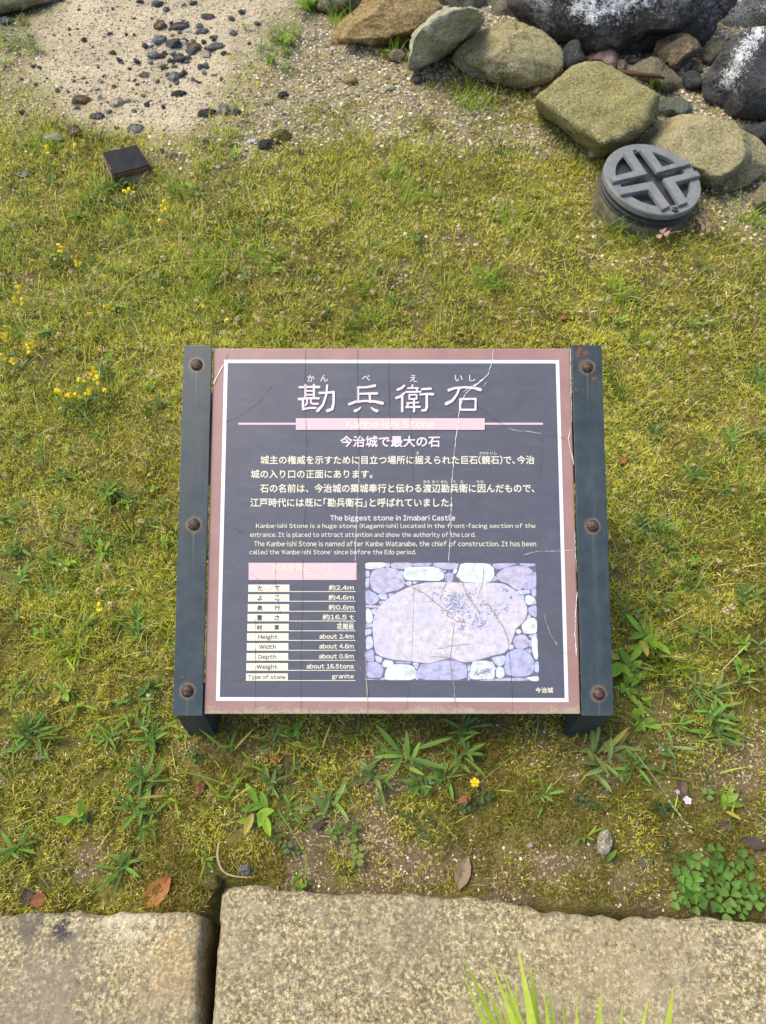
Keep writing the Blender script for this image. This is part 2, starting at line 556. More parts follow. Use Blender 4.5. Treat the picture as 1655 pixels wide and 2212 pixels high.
# the two folded steel rails with their bolts and feet
LEGX = W_ * .073
for side in (0, 1):
    x0, x1 = (XL, RL) if side == 0 else (RR, XR)
    bm = bmesh.new()
    add_box(bm, (x0, 0, .0015), (x1, HT, RZ), .0012)
    xo = (x0, x0 + .005) if side == 0 else (x1 - .005, x1)
    add_box(bm, (xo[0], .001, -.045), (xo[1], HT - .001, .0013), .0010)
    rail = link('rail', bm_mesh(bm, 'rail'), rl_m if side == 0 else rr_m, board)
    if side == 1: rail['label'] = 'dark rail with rust blisters at its top'
    for b in (bl if side == 0 else br):
        bm = bmesh.new()
        rr = .0105
        prof = [(rr * 1.12, RZ), (rr * 1.12, RZ + .0008), (rr, RZ + .001), (rr * .93, RZ + .0035), (rr * .7, RZ + .0058), (rr * .35, RZ + .0068), (.0005, RZ + .007)]
        add_lathe(bm, prof, 28, Matrix.Translation((b[0], b[1], 0)))
        q = NT('rusty_bolt'); n = q.noise(190, 4, .7)
        link('bolt', bm_mesh(bm, 'bolt', True), q.fin(q.ramp(n, [(.34, (.012, .009, .010)), (.48, (.040, .024, .018)), (.58, (.10, .045, .024)), (.72, (.15, .14, .14))]), .6, q.bump(n, .5, .002), .4, .0), board)
    # feet: box posts standing plumb, built in world axes and turned into the board's frame
    inv = Matrix.Rotation(-ALPHA, 4, 'X')
    zb = B0.z
    for back in (0, 1):
        bm = bmesh.new()
        xa, xb = (x0 + .001, x1 - .001)
        if back:
            yy = (HT - .12) * math.cos(ALPHA); top = (HT - .12) * math.sin(ALPHA) - .012
            add_box(bm, (xa, yy, -zb - .08 + float(hgt(B0.x, B0.y + yy))), (xb, yy + .05, top), .003)
            gz = None
        else:
            add_box(bm, (xa, .004, -zb - .08), (xb, .009, -.004), .0012)
            ya, yb = .0092, .06
            xi = (xb - .005, xb) if side == 0 else (xa, xa + .005)
            add_box(bm, (xi[0], ya, -zb - .08), (xi[1], yb, .012), .0012)
            xi = (xa, xa + .005) if side == 0 else (xb - .005, xb)
            add_box(bm, (xi[0], ya, -zb - .08), (xi[1], yb, .012), .0012)
        bm.transform(inv)
        link('post', bm_mesh(bm, 'post'), m_post, board)

# panel
q = NT('brown_face'); n = q.noise(25, 4); n2 = q.noise(160, 4, .7)
sep = q.n('ShaderNodeSeparateXYZ'); q.l(q.co, sep.inputs[0])
c = q.ramp(n, [(.3, (.255, .145, .128)), (.7, (.305, .178, .155))])
edge = q.math('ADD', q.math('MULTIPLY', sep.outputs['Y'], 28.0), q.math('MULTIPLY', q.math('SUBTRACT', q.noise(14, 5, .7), .5), 1.6))
edge = q.math('ADD', edge, q.math('MULTIPLY', q.math('SUBTRACT', n2, .5), 1.4))
c = q.mix(q.ramp(edge, [(.12, .9), (.34, 0.0)]), c, (.33, .28, .18))
m_brown = q.fin(c, .42, q.bump(n2, .05, .001), .45)
bm = bmesh.new()
add_box(bm, (RL + .0012, .002, -.014), (RR - .0012, HT - .004, 0), .0025)
link('panel', bm_mesh(bm, 'panel'), m_brown, board)

m_white = mat_plain('print_white', (.62, .615, .66), .4, .03, 40)
q = NT('print_navy'); n = q.noise(16, 5, .6, 1.5); n2 = q.noise(500, 3)
mp = q.n('ShaderNodeMapping'); mp.inputs['Scale'].default_value = (8, 46, 1); mp.inputs['Rotation'].default_value = (0, 0, .55); q.l(q.co, mp.inputs['Vector'])
n3 = q.noise(1.5, 6, .7, .6, mp.outputs[0])
c = q.ramp(n, [(.25, (.070, .071, .090)), (.75, (.086, .087, .108))])
c = q.mix(q.ramp(n3, [(.52, 0.0), (.78, .3)]), c, (.135, .14, .16))
m_navy = q.fin(c, q.ramp(n3, [(.4, .36), (.7, .5)]), q.bump(n2, .03, .0005), .45)
m_pink = mat_plain('print_pink', (.58, .40, .42), .42, .03, 40)
m_pale = mat_plain('print_pale_pink', (.63, .52, .53), .42, .03, 40)
m_cream = mat_plain('print_cream', (.64, .60, .46), .42, .03, 40)
m_ink = mat_plain('print_ink', (.045, .045, .05), .45, .05, 40)
m_shade = mat_plain('print_dark_ink', (.028, .029, .042), .4, .05, 40)


def flat(name, polys, mat, z, parent=board):
    bm = bmesh.new()
    for p in polys:
        try:
            bm.faces.new([bm.verts.new((a[0], a[1], z)) for a in p])
        except ValueError:
            pass
    bmesh.ops.triangulate(bm, faces=bm.faces[:])
    for f in bm.faces:
        if f.normal.z < 0: f.normal_flip()
    me = bpy.data.meshes.new(name); bm.to_mesh(me); bm.free()
    return link(name, me, mat, parent)


flat('border', [[k3(443, 163), k4(1207, 166), k6(1272, 1420), k5(386, 1411)]], m_white, .0003)
flat('dark_field', [[k3(468, 187), k4(1183, 189), k6(1245, 1392), k5(413, 1385)]], m_navy, .0006)


def box2(f, x0, y0, x1, y1): return [f(x0, y1), f(x1, y1), f(x1, y0), f(x0, y0)]


def thick_stroke(pts, ws):
    """polyline with round ends -> list of quads/discs"""
    out = []
    for (a, b, wa, wb) in zip(pts, pts[1:], ws, ws[1:]):
        dx, dy = b[0] - a[0], b[1] - a[1]; L = math.hypot(dx, dy) + 1e-9
        nx, ny = -dy / L, dx / L
        out.append([(a[0] + nx * wa, a[1] + ny * wa), (a[0] - nx * wa, a[1] - ny * wa), (b[0] - nx * wb, b[1] - ny * wb), (b[0] + nx * wb, b[1] + ny * wb)])
    for p, w_ in zip(pts, ws):
        out.append([(p[0] + w_ * math.cos(2 * math.pi * i / 14), p[1] + w_ * math.sin(2 * math.pi * i / 14)) for i in range(14)])
    return out


TITLE = [
    [(97, 160, 10), (175, 157, 9), (258, 158, 11)], [(145, 140, 9), (144, 255, 9)], [(215, 140, 9), (215, 252, 9)],
    [(148, 190, 7), (212, 190, 7)], [(148, 222, 7), (212, 222, 7)], [(92, 258, 11), (180, 250, 9), (255, 252, 9)],
    [(124, 262, 10), (126, 340, 10)], [(126, 340, 11), (175, 332, 8), (228, 330, 9)], [(160, 262, 7), (157, 292, 8), (146, 310, 8)],
    [(190, 262, 7), (190, 288, 7), (205, 297, 8), (248, 297, 9)],
    [(262, 207, 10), (320, 206, 9), (378, 200, 11)], [(378, 202, 10), (378, 290, 10), (366, 340, 12), (328, 354, 13)],
    [(325, 145, 9), (316, 225, 9), (290, 305, 10), (246, 354, 13)],
    [(577, 162, 9), (650, 160, 9), (718, 147, 12)], [(580, 165, 9), (580, 285, 9)], [(588, 214, 8), (735, 211, 11)], [(675, 214, 9), (680, 282, 9)],
    [(507, 300, 11), (560, 280, 10), (640, 273, 9), (720, 278, 11), (780, 292, 14)], [(600, 328, 6), (580, 345, 10), (556, 355, 13)],
    [(690, 328, 6), (710, 346, 10), (736, 356, 13)],
    [(962, 147, 9), (938, 168, 10), (908, 180, 11)], [(962, 208, 9), (930, 236, 10), (898, 248, 11)], [(945, 232, 9), (945, 358, 10)],
    [(1030, 145, 8), (1024, 168, 7)], [(992, 168, 7), (1078, 166, 7)], [(1066, 166, 7), (1068, 196, 7)], [(978, 199, 8), (1096, 197, 8)],
    [(1004, 222, 7), (1064, 221, 7), (1064, 256, 7), (1004, 258, 7), (1004, 222, 7)], [(985, 290, 7), (1080, 286, 7)],
    [(1000, 290, 7), (982, 322, 9)], [(1042, 262, 8), (1043, 360, 9)], [(978, 326, 8), (1090, 322, 9)],
    [(1108, 176, 9), (1180, 172, 10)], [(1094, 220, 9), (1150, 215, 9), (1198, 218, 12)], [(1148, 220, 10), (1148, 325, 11), (1136, 350, 11), (1112, 352, 11)],
    [(1330, 184, 12), (1375, 168, 10), (1460, 160, 9), (1540, 166, 11), (1590, 180, 14)],
    [(1418, 168, 9), (1398, 218, 9), (1358, 272, 11), (1310, 296, 14)], [(1425, 258, 9), (1552, 256, 9), (1550, 346, 9), (1424, 346, 9), (1425, 258, 9)]]


def title(dx, dy, grow, lo, hi):
    out = []
    for st in TITLE:
        if not lo <= st[0][0] < hi: continue
        pts = [kt(p[0] + dx, p[1] + dy) for p in st]
        a = kt(0, 0); b = kt(100, 0); sc_ = abs(b[0] - a[0]) / 100
        out += thick_stroke(pts, [(p[2] + grow) * sc_ for p in st])
    return out


TZ = .0012


def layered(name, polys, mat, z, parent=board, step=2e-6):
    """print strokes that cross: each piece a hair above the last so none share a plane"""
    bm = bmesh.new()
    for i, p in enumerate(polys):
        f = bm.faces.new([bm.verts.new((a[0], a[1], z + i * step)) for a in p])
        f.normal_update()
        if f.normal.z < 0: f.normal_flip()
    me = bpy.data.meshes.new(name); bm.to_mesh(me); bm.free()
    return link(name, me, mat, parent)


for lo_, hi_ in ((0, 450), (450, 850), (850, 1260), (1260, 1700)):
    layered('character_edge', title(6, 7, 2.0, lo_, hi_), m_shade, .0008)
    layered('title_character', title(0, 0, 0, lo_, hi_), m_pale, TZ)
lx = [(596, 1056.8, 741, 1061.9), (1211, 1056.8, 1357, 1061.9)]
flat('title_bar', [box2(kt, 66, 416, 1628, 512)], m_pink, .0010)
flat('title_bar_edge', [box2(kt, 73, 426, 1636, 520)], m_shade, .00075)
flat('title_rule', [box2(sg, *a) for a in lx], m_pink, .0010)


GLYPH = {}


def glyph(ch):
    if ch not in GLYPH:
        c = chr(ord(ch) + 0xFEE0) if 33 <= ord(ch) <= 126 else ch
        cu = bpy.data.curves.new('t', 'FONT'); cu.body = c; cu.size = 1; cu.resolution_u = 3
        o = bpy.data.objects.new('t', cu); COL.objects.link(o)
        dg = bpy.context.evaluated_depsgraph_get(); dg.update()
        me = bpy.data.meshes.new_from_object(o.evaluated_get(dg))
        bpy.data.objects.remove(o); bpy.data.curves.remove(cu)
        V = np.array([v.co[:] for v in me.vertices]).reshape(-1, 3); F = [tuple(p.vertices) for p in me.polygons]
        bpy.data.meshes.remove(me)
        GLYPH[ch] = (V, F)
    return GLYPH[ch]


def text_mesh(s, bold=0.0):
    """letters side by side; a bolder weight by laying the glyph down again a hair apart"""
    x = 0.0; Vs, Fs = [], []; n = 0
    offs = [(0, 0, 0)] if bold <= 0 else [(0, 0, 0), (bold, 0, 1e-6), (0, bold, 2e-6), (bold, bold, 3e-6), (bold / 2, -bold / 2, 4e-6)]
    for ch in s:
        if ch in ' \u3000': x += .30 if ch == ' ' else 1.0; continue
        V, F = glyph(ch)
        if ch == '-': V = V * np.array([.42, 1, 1])
        half = 33 <= ord(ch) <= 126 or ch in '\u2018\u2019'
        if half:
            x0 = V[:, 0].min(); wd = V[:, 0].max() - x0; dx = x - x0 + .045; adv = wd + .105
        elif ch in '､｢｣': dx = x; adv = .52
        else: dx = x; adv = 1.0
        for ox, oy, oz in offs:
            Vs.append(V + np.array([dx + ox, oy, oz])); Fs += [tuple(i + n for i in f) for f in F]; n += len(V)
        x += adv
    return np.concatenate(Vs), Fs


class Lines:
    def __init__(s): s.V = []; s.F = []

    def add(s, txt, f, x0, y0, x1, y1, bold=0.0, z=TZ):
        V, F = text_mesh(txt, bold)
        mn = V.min(0); mx = V.max(0)
        a = f(x0, y1); b = f(x1, y1); c = f(x0, y0); d = f(x1, y0)
        o = len(s.V)
        for v in V:
            tu = (v[0] - mn[0]) / (mx[0] - mn[0]); tv = (v[1] - mn[1]) / (mx[1] - mn[1])
            lo = (a[0] + (b[0] - a[0]) * tu, a[1] + (b[1] - a[1]) * tu); hi = (c[0] + (d[0] - c[0]) * tu, c[1] + (d[1] - c[1]) * tu)
            s.V.append((lo[0] + (hi[0] - lo[0]) * tv, lo[1] + (hi[1] - lo[1]) * tv, z + v[2]))
        s.F += [tuple(i + o for i in p) for p in F]

    def done(s, name, mat):
        me = bpy.data.meshes.new(name); me.from_pydata(s.V, [], s.F); me.update()
        return link(name, me, mat, board)


T = Lines()
for ch, x0, y0, x1, y1 in [('か', 160, 58, 220, 115), ('ん', 268, 58, 330, 112), ('べ', 612, 60, 678, 105), ('え', 1008, 58, 1066, 116), ('い', 1380, 60, 1442, 110), ('し', 1499, 58, 1550, 110)]:
    T.add(ch, kt, x0, y0, x1, y1, .012)
T.done('furigana', m_pale)
T = Lines(); T.add('今治城で最大の石', kt, 434, 561, 1258, 656, .035); T.done('subtitle', m_pale)
T = Lines(); T.add('今治城で最大の石', kt, 439, 567, 1263, 662, .026, .0009); T.done('subtitle_edge', m_shade)
T = Lines(); T.add('Kanbe-ishi Stone', kt, 483, 432, 1214, 498, .028, .0014); T.done('bar_lettering', m_cream)
T = Lines()
J = [('城主の権威を示すために目立つ場所に据えられた巨石(鏡石)で､今治', 112, 63, 1602, 111), ('城の入り口の正面にあります。', 60, 140, 722, 187),
     ('石の名前は、今治城の築城奉行と伝わる渡辺勘兵衛に因んだもので、', 110, 217, 1602, 265), ('江戸時代には既に｢勘兵衛石｣と呼ばれていました。', 57, 294, 1157, 343)]
for s, x0, y0, x1, y1 in J: T.add(s, kb, x0, y0, x1, y1, .022)
for s, x0, y0, x1, y1 in [('す', 958, 42, 975, 58), ('かがみ', 1303, 42, 1353, 57), ('いし', 1360, 42, 1398, 57), ('わた', 998, 197, 1036, 213), ('なべ', 1045, 197, 1083, 213),
                          ('かん', 1093, 197, 1130, 213), ('べ', 1153, 198, 1172, 211), ('え', 1199, 197, 1216, 213), ('ちな', 1288, 197, 1325, 213)]:
    T.add(s, kb, x0, y0, x1, y1, .014)
T.done('japanese_text', m_cream)
T = Lines(); T.add('The biggest stone in Imabari Castle', kb, 491, 386, 1171, 425, .028); T.done('english_heading', m_pale)
T = Lines()
for s, x0, y0, x1, y1 in [('Kanbe-ishi Stone is a huge stone (Kagami-ishi) located in the front-facing section of the', 88, 431, 1608, 464),
                          ('entrance. It is placed to attract attention and show the authority of the Lord.', 55, 479, 1281, 513),
                          ('The Kanbe-ishi Stone is named after Kanbe Watanabe, the chief of construction. It has been', 77, 527, 1611, 560),
                          ('called the ‘Kanbe-ishi Stone’ since before the Edo period.', 52, 574, 959, 607)]:
    T.add(s, kb, x0, y0, x1, y1, .008)
T.done('english_text', m_cream)

# the table
flat('table_header', [box2(k5, 612, 460, 1358, 578)], m_pink, .0010)
T = Lines(); T.add('勘兵衛石について', k5, 780, 471, 1190, 518, .012, .0014); T.add('Specifications of the Kanbe-ishi Stone', k5, 645, 537, 1328, 572, .002, .0014)
T.done('header_lettering', m_cream)
flat('header_rule', [box2(k5, 615, 526, 1355, 528.5)], m_cream, .0014)
rows = [(610, 660), (677, 727), (745, 796), (812, 863), (880, 931), (945, 997), (1013, 1065), (1082, 1134), (1151, 1203), (1222, 1273)]
boxes, rules = [], []
for y0, y1 in rows:
    xl = 610 - 16 * (y0 - 610) / 612; xr = 893 - 11 * (y0 - 610) / 612; xe = 1352 - 4 * (y0 - 610) / 612
    boxes.append(box2(k5, xl, y0, xr, y1)); rules.append(box2(k5, xr, y1 - 4.5, xe, y1))
flat('table_label', boxes, m_cream, .0010); flat('table_rule', rules, m_cream, .0010)
TV = []; D = Lines()
jl = [('た', 'て', '約2.4m', 1165), ('よ', 'こ', '約4.6m', 1163), ('奥', '行', '約0.6m', 1163), ('重', 'さ', '約16.5 t', 1122), ('材', '質', '花崗岩', 1220)]
for (a, b, v, vx), (y0, y1) in zip(jl, rows):
    D.add(a, k5, 673 - (y0 - 610) * .02, y0 + 7, 710 - (y0 - 610) * .02, y1 - 7, .03, .0014); D.add(b, k5, 794 - (y0 - 610) * .02, y0 + 8, 828 - (y0 - 610) * .02, y1 - 8, .03, .0014)
    T = Lines(); T.add(v, k5, vx, y0 + (2 if v != '花崗岩' else -2), 1337, y1 - 10, .030); TV.append(T)
T.add('か', k5, 1237, 865, 1250, 879, .012); T.add('こう', k5, 1264, 864, 1296, 879, .012); T.add('がん', k5, 1303, 864, 1336, 879, .012)
el = [('Height', 678, 812, 'about 2.4m', 1100, 0), ('Width', 685, 800, 'about 4.6m', 1099, 1), ('Depth', 680, 802, 'about 0.6m', 1097, 0), ('Weight', 667, 811, 'about 16.5tons', 1011, 0), ('Type of stone', 610, 865, 'granite', 1187, 0)]
for (a, ax0, ax1, v, vx, nodesc), (y0, y1) in zip(el, rows[5:]):
    D.add(a, k5, ax0, y0 + 9, ax1, y1 - (11 if nodesc else 4), .022, .0014)
    T = Lines(); TV.append(T); T.add(v, k5, vx, y0 + 4, 1336, y1 - (14 if v != 'granite' else 8), .035)
T = Lines(); T.add('今治城', k6, 1043, 1318, 1165, 1357, .03); T.done('castle_name', m_cream)
for T in TV: T.done('table_value', m_cream)
D.done('label_lettering', m_ink)

# ---- the printed picture of the wall
PRI = [mat_plain('print_joint', (.12, .115, .16), .4, .3, 200)]
for nm, c in (('print_lavender', (.36, .35, .49)), ('print_pale', (.54, .58, .56)), ('print_mauve', (.40, .365, .47)), ('print_blue', (.42, .46, .59)), ('print_stone', (.53, .475, .485))):
    q = NT(nm); n = q.noise(70, 5, .7); n2 = q.noise(380, 4, .75); n3 = q.noise(9, 3)
    cc = q.ramp(n, [(.32, tuple(v * .66 for v in c)), (.5, c), (.68, tuple(min(.85, v * 1.22) for v in c))])
    if nm == 'print_stone': cc = q.mix(q.ramp(n3, [(.35, 0.0), (.65, .7)]), cc, (.44, .42, .54))
    cc = q.mix(q.ramp(n2, [(.53, 0.0), (.64, .5)]), cc, tuple(v * .5 for v in c))
    PRI.append(q.fin(cc, .42, None, .4))
m_lich = mat_plain('print_lichen', (.21, .225, .33), .42, .2, 200); PRI.append(m_lich)
m_line = mat_plain('print_line', (.22, .20, .27), .42, .2, 200); PRI.append(m_line)
MAIN = [(110, 640), (120, 560), (150, 480), (200, 420), (300, 345), (400, 295), (470, 265), (600, 235), (800, 235), (1000, 240), (1200, 238), (1300, 250), (1400, 310), (1480, 400), (1508, 480), (1490, 560), (1450, 610), (1400, 650), (1380, 720), (1350, 800), (1300, 870), (1200, 890), (1050, 935), (950, 955), (870, 940), (800, 915), (720, 935), (620, 965), (540, 955), (420, 940), (300, 930), (200, 905), (140, 870), (125, 800), (118, 720)]
BRK = [(2, [(52, 60), (235, 62), (220, 100), (110, 118), (52, 112)]), (3, [(230, 64), (275, 64), (265, 105), (228, 104)]), (3, [(282, 62), (470, 62), (455, 110), (360, 122), (280, 98)]),
       (1, [(475, 62), (650, 62), (620, 92), (480, 92)]), (3, [(660, 60), (890, 62), (870, 120), (760, 118), (665, 88)]), (3, [(90, 200), (110, 140), (160, 112), (310, 108), (355, 140), (395, 190), (400, 260), (350, 300), (180, 338), (120, 310), (95, 260)]),
       (2, [(395, 150), (410, 112), (450, 95), (650, 95), (710, 110), (760, 160), (750, 205), (700, 222), (560, 218), (430, 215), (400, 190)]), (2, [(865, 180), (890, 120), (910, 64), (1150, 64), (1195, 110), (1208, 170), (1180, 225), (1120, 242), (950, 232), (900, 215)]),
       (1, [(1190, 64), (1420, 64), (1330, 100), (1230, 118), (1195, 95)]), (1, [(1440, 64), (1578, 66), (1576, 92), (1500, 98), (1440, 84)]), (3, [(1230, 170), (1300, 110), (1400, 86), (1500, 100), (1560, 140), (1520, 180), (1480, 260), (1440, 305), (1390, 295), (1330, 245), (1250, 225)]),
       (1, [(1510, 170), (1582, 135), (1584, 285), (1530, 300), (1460, 295)]), (1, [(765, 165), (800, 142), (840, 160), (838, 220), (800, 235), (765, 220)]), (2, [(842, 118), (875, 112), (870, 150), (845, 165), (835, 145)]), (1, [(715, 118), (770, 122), (765, 150), (735, 140)]),
       (4, [(355, 135), (390, 130), (392, 170), (370, 170)]), (4, [(408, 235), (440, 222), (465, 235), (462, 262), (425, 262)]), (4, [(468, 225), (520, 232), (480, 255)]), (1, [(1210, 175), (1245, 205), (1190, 230), (1195, 200)]),
       (3, [(52, 130), (85, 135), (85, 180), (52, 185)]), (4, [(52, 195), (84, 195), (80, 285), (52, 280)]), (1, [(52, 310), (90, 305), (160, 350), (168, 400), (110, 435), (52, 425)]), (4, [(165, 350), (215, 330), (248, 345), (245, 390), (190, 388), (165, 370)]), (1, [(252, 335), (310, 335), (290, 360), (255, 368)]),
       (3, [(175, 405), (220, 398), (190, 430), (172, 425)]), (3, [(52, 440), (180, 440), (160, 465), (100, 465), (52, 455)]), (2, [(52, 470), (95, 480), (122, 540), (115, 590), (52, 600)]), (4, [(108, 475), (150, 470), (130, 530), (105, 495)]), (3, [(52, 605), (112, 600), (110, 640), (52, 648)]),
       (4, [(52, 660), (104, 655), (100, 700), (52, 715)]), (4, [(52, 730), (110, 712), (118, 810), (60, 848)]), (1, [(56, 860), (120, 835), (130, 940), (80, 950), (54, 930)]), (4, [(135, 890), (205, 915), (190, 960), (150, 945)]), (2, [(198, 960), (225, 928), (300, 940), (300, 980), (230, 998), (200, 985)]),
       (1, [(60, 960), (140, 952), (210, 990), (212, 1040), (175, 1100), (60, 1090)]), (2, [(225, 1060), (250, 1000), (310, 970), (450, 975), (490, 1010), (498, 1112), (225, 1112)]), (1, [(180, 1105), (215, 1085), (225, 1112), (185, 1112)]), (4, [(470, 960), (535, 962), (520, 1020), (495, 1000)]), (3, [(320, 945), (460, 950), (455, 968), (330, 962)]),
       (1, [(500, 1030), (522, 1025), (520, 1110), (503, 1110)]), (1, [(530, 1010), (560, 970), (640, 968), (760, 935), (860, 945), (960, 975), (962, 1115), (515, 1112)]), (4, [(968, 985), (990, 975), (985, 1030), (968, 1040)]), (4, [(968, 1050), (985, 1040), (988, 1115), (968, 1115)]), (2, [(1000, 975), (1020, 945), (1130, 938), (1200, 955), (1208, 1085), (1190, 1100), (1000, 1112), (990, 1060)]),
       (4, [(1185, 910), (1290, 890), (1312, 910), (1290, 980), (1240, 988), (1200, 950)]), (2, [(1220, 1040), (1230, 1000), (1260, 992), (1292, 1015), (1298, 1070), (1265, 1098), (1225, 1085)]), (1, [(1315, 870), (1400, 838), (1480, 845), (1530, 890), (1570, 960), (1565, 1040), (1500, 1075), (1400, 1085), (1310, 1060), (1300, 1000)]),
       (3, [(1385, 730), (1430, 702), (1490, 710), (1515, 750), (1510, 815), (1460, 832), (1400, 822), (1378, 770)]), (2, [(1398, 665), (1430, 655), (1452, 680), (1430, 698), (1402, 690)]), (2, [(1455, 625), (1500, 570), (1560, 555), (1592, 580), (1592, 690), (1520, 700), (1465, 690)]), (4, [(1500, 540), (1520, 520), (1535, 550), (1495, 575)]),
       (1, [(1515, 470), (1560, 440), (1588, 440), (1590, 555), (1540, 535), (1515, 505)]), (2, [(1480, 360), (1510, 345), (1560, 370), (1585, 430), (1510, 440), (1485, 415)]), (4, [(1410, 312), (1520, 308), (1532, 335), (1450, 345), (1415, 335)]), (3, [(1540, 300), (1583, 290), (1585, 370), (1545, 350)]), (4, [(1440, 350), (1475, 352), (1475, 400), (1450, 385)]),
       (2, [(1540, 735), (1595, 720), (1600, 925), (1570, 925), (1548, 860)]), (4, [(1515, 760), (1538, 755), (1545, 810), (1520, 815)]), (1, [(1480, 840), (1540, 832), (1540, 870), (1520, 870)]), (4, [(1345, 800), (1380, 795), (1375, 835), (1330, 850)]), (4, [(1575, 950), (1602, 940), (1605, 1050), (1572, 1040)]),
       (2, [(1480, 1090), (1600, 1075), (1605, 1122), (1540, 1120)]), (3, [(1080, 1112), (1300, 1092), (1470, 1095), (1520, 1122), (1080, 1119)]), (4, [(1210, 1000), (1225, 995), (1218, 1030), (1210, 1030)]), (1, [(52, 1100), (160, 1108), (160, 1113), (52, 1112)]), (3, [(1390, 705), (1398, 700), (1392, 722), (1384, 722)]), (4, [(1510, 712), (1592, 700), (1590, 722), (1530, 738)])]


def smooth_poly(p, it=2):
    for _ in range(it):
        o = []
        for i in range(len(p)):
            a, b = p[i], p[(i + 1) % len(p)]
            o += [(a[0] * .82 + b[0] * .18, a[1] * .82 + b[1] * .18), (a[0] * .18 + b[0] * .82, a[1] * .18 + b[1] * .82)]
        p = o
    return p


bm = bmesh.new()


def pf(pts, mi, z):
    f = bm.faces.new([bm.verts.new((*kp(*p), z)) for p in pts]); f.normal_update()
    if f.normal.z < 0: f.normal_flip()
    f.material_index = mi


pf([(50, 57), (1580, 62), (1608, 1128), (45, 1115)], 0, .0009)
for mi, p in BRK:
    p0 = p
    cx = sum(a[0] for a in p) / len(p); cy = sum(a[1] for a in p) / len(p)
    p = [(cx + (a[0] - cx) * 1.022, cy + (a[1] - cy) * 1.022) for a in p]
    zq = .00100 + 1e-6 * BRK.index((mi, p0))
    pf(smooth_poly([(a[0] + random.uniform(-5, 5), a[1] + random.uniform(-4, 4)) for a in p], 1), mi, zq)
pf([(a[0], a[1] + 5) for a in smooth_poly(MAIN, 2)], 7, .00112)
pf(smooth_poly(MAIN, 2), 5, .0012)
zz = .00125
for cx, cy, sx, sy, n_ in [(850, 370, 60, 35, 60), (870, 450, 110, 60, 150), (1090, 620, 60, 35, 45), (1200, 480, 120, 60, 60), (920, 640, 20, 20, 12), (1300, 300, 25, 20, 14), (1355, 370, 12, 18, 9), (700, 340, 60, 50, 30), (1000, 560, 140, 70, 60), (1000, 350, 60, 40, 30), (1110, 1040, 60, 28, 55), (1060, 1060, 30, 20, 14)]:
    for _ in range(n_):
        x, y = random.gauss(cx, sx * .6), random.gauss(cy, sy * .6); r_ = random.uniform(3, 9)
        zz += 1e-7
        pf([(x + r_ * random.uniform(.7, 1.3) * math.cos(k * math.pi / 3.5), y + r_ * random.uniform(.7, 1.3) * math.sin(k * math.pi / 3.5)) for k in range(7)], 6, zz)


def pline(pts, ws, mi, z):
    for a, b, wa, wb in zip(pts, pts[1:], ws, ws[1:]):
        dx, dy = b[0] - a[0], b[1] - a[1]; L = math.hypot(dx, dy); nx, ny = -dy / L, dx / L
        pf([(a[0] + nx * wa, a[1] + ny * wa), (a[0] - nx * wa, a[1] - ny * wa), (b[0] - nx * wb, b[1] - ny * wb), (b[0] + nx * wb, b[1] + ny * wb)], mi, z)


pline([(640, 838), (750, 830), (800, 808), (900, 800), (1050, 785)], [1, 3, 4, 4, 1], 7, .0013)
pline([(600, 895), (700, 905), (800, 912), (880, 935)], [1, 3, 5, 2], 7, .0013)
me = bpy.data.meshes.new('picture_of_wall'); bm.to_mesh(me); bm.free()
link('stone_wall_picture', me, PRI, board)


# ---- cracks in the film
def crack(f, pts, w0, mat, name='crack', jag=2.0, z=.0017):
    P = []
    for a, b in zip(pts, pts[1:]):
        n_ = max(2, int(math.hypot(b[0] - a[0], b[1] - a[1]) / 14))
        for i in range(n_):
            t = i / n_
            P.append((a[0] + (b[0] - a[0]) * t + random.uniform(-jag, jag), a[1] + (b[1] - a[1]) * t + random.uniform(-jag, jag)))
    P.append(pts[-1])
    out = []
    sc_ = abs(f(100, 0)[0] - f(0, 0)[0]) / 100
    Q = [f(*p) for p in P]
    ws = [w0 * .62 * sc_ * random.uniform(.35, 1.6) for _ in Q]; ws[0] *= .3; ws[-1] *= .3
    for a, b, wa, wb in zip(Q, Q[1:], ws, ws[1:]):
        dx, dy = b[0] - a[0], b[1] - a[1]; L = math.hypot(dx, dy) + 1e-9; nx, ny = -dy / L, dx / L
        out.append([(a[0] + nx * wa, a[1] + ny * wa), (a[0] - nx * wa, a[1] - ny * wa), (b[0] - nx * wb, b[1] - ny * wb), (b[0] + nx * wb, b[1] + ny * wb)])
    return out


dk, lt, br_ = [], [], []
dk.append(crack(k3, [(1003, 90), (1003, 500), (1010, 700), (1005, 1100)], 1.6, None))
dk.append(crack(k5, [(1005, 0), (1000, 150), (985, 400), (985, 700), (975, 1100), (972, 1490)], 1.5, None))
dk.append(crack(k3, [(1362, 90), (1362, 400), (1370, 600), (1375, 800), (1372, 1100)], 1.5, None))
dk.append(crack(k3, [(480, 90), (455, 165)], 1.6, None))
dk.append(crack(k3, [(440, 600), (550, 550), (680, 460), (780, 340)], 1.2, None))
dk.append(crack(k3, [(1576, 160), (1580, 500), (1600, 700)], 1.2, None))
dk.append(crack(k4, [(32, 170), (40, 500)], 1.2, None)); dk.append(crack(k4, [(180, 540), (190, 640), (200, 1000)], 1.2, None))
dk.append(crack(k4, [(590, 430), (650, 490), (730, 550), (850, 635)], 1.2, None))
dk.append(crack(k4, [(1100, 680), (1200, 695), (1260, 718)], 1.3, None)); dk.append(crack(k4, [(1090, 680), (1090, 850), (1060, 1000)], 1.0, None))
dk.append(crack(k5, [(500, 210), (620, 290), (720, 370), (800, 450), (795, 600), (840, 850)], 1.3, None))
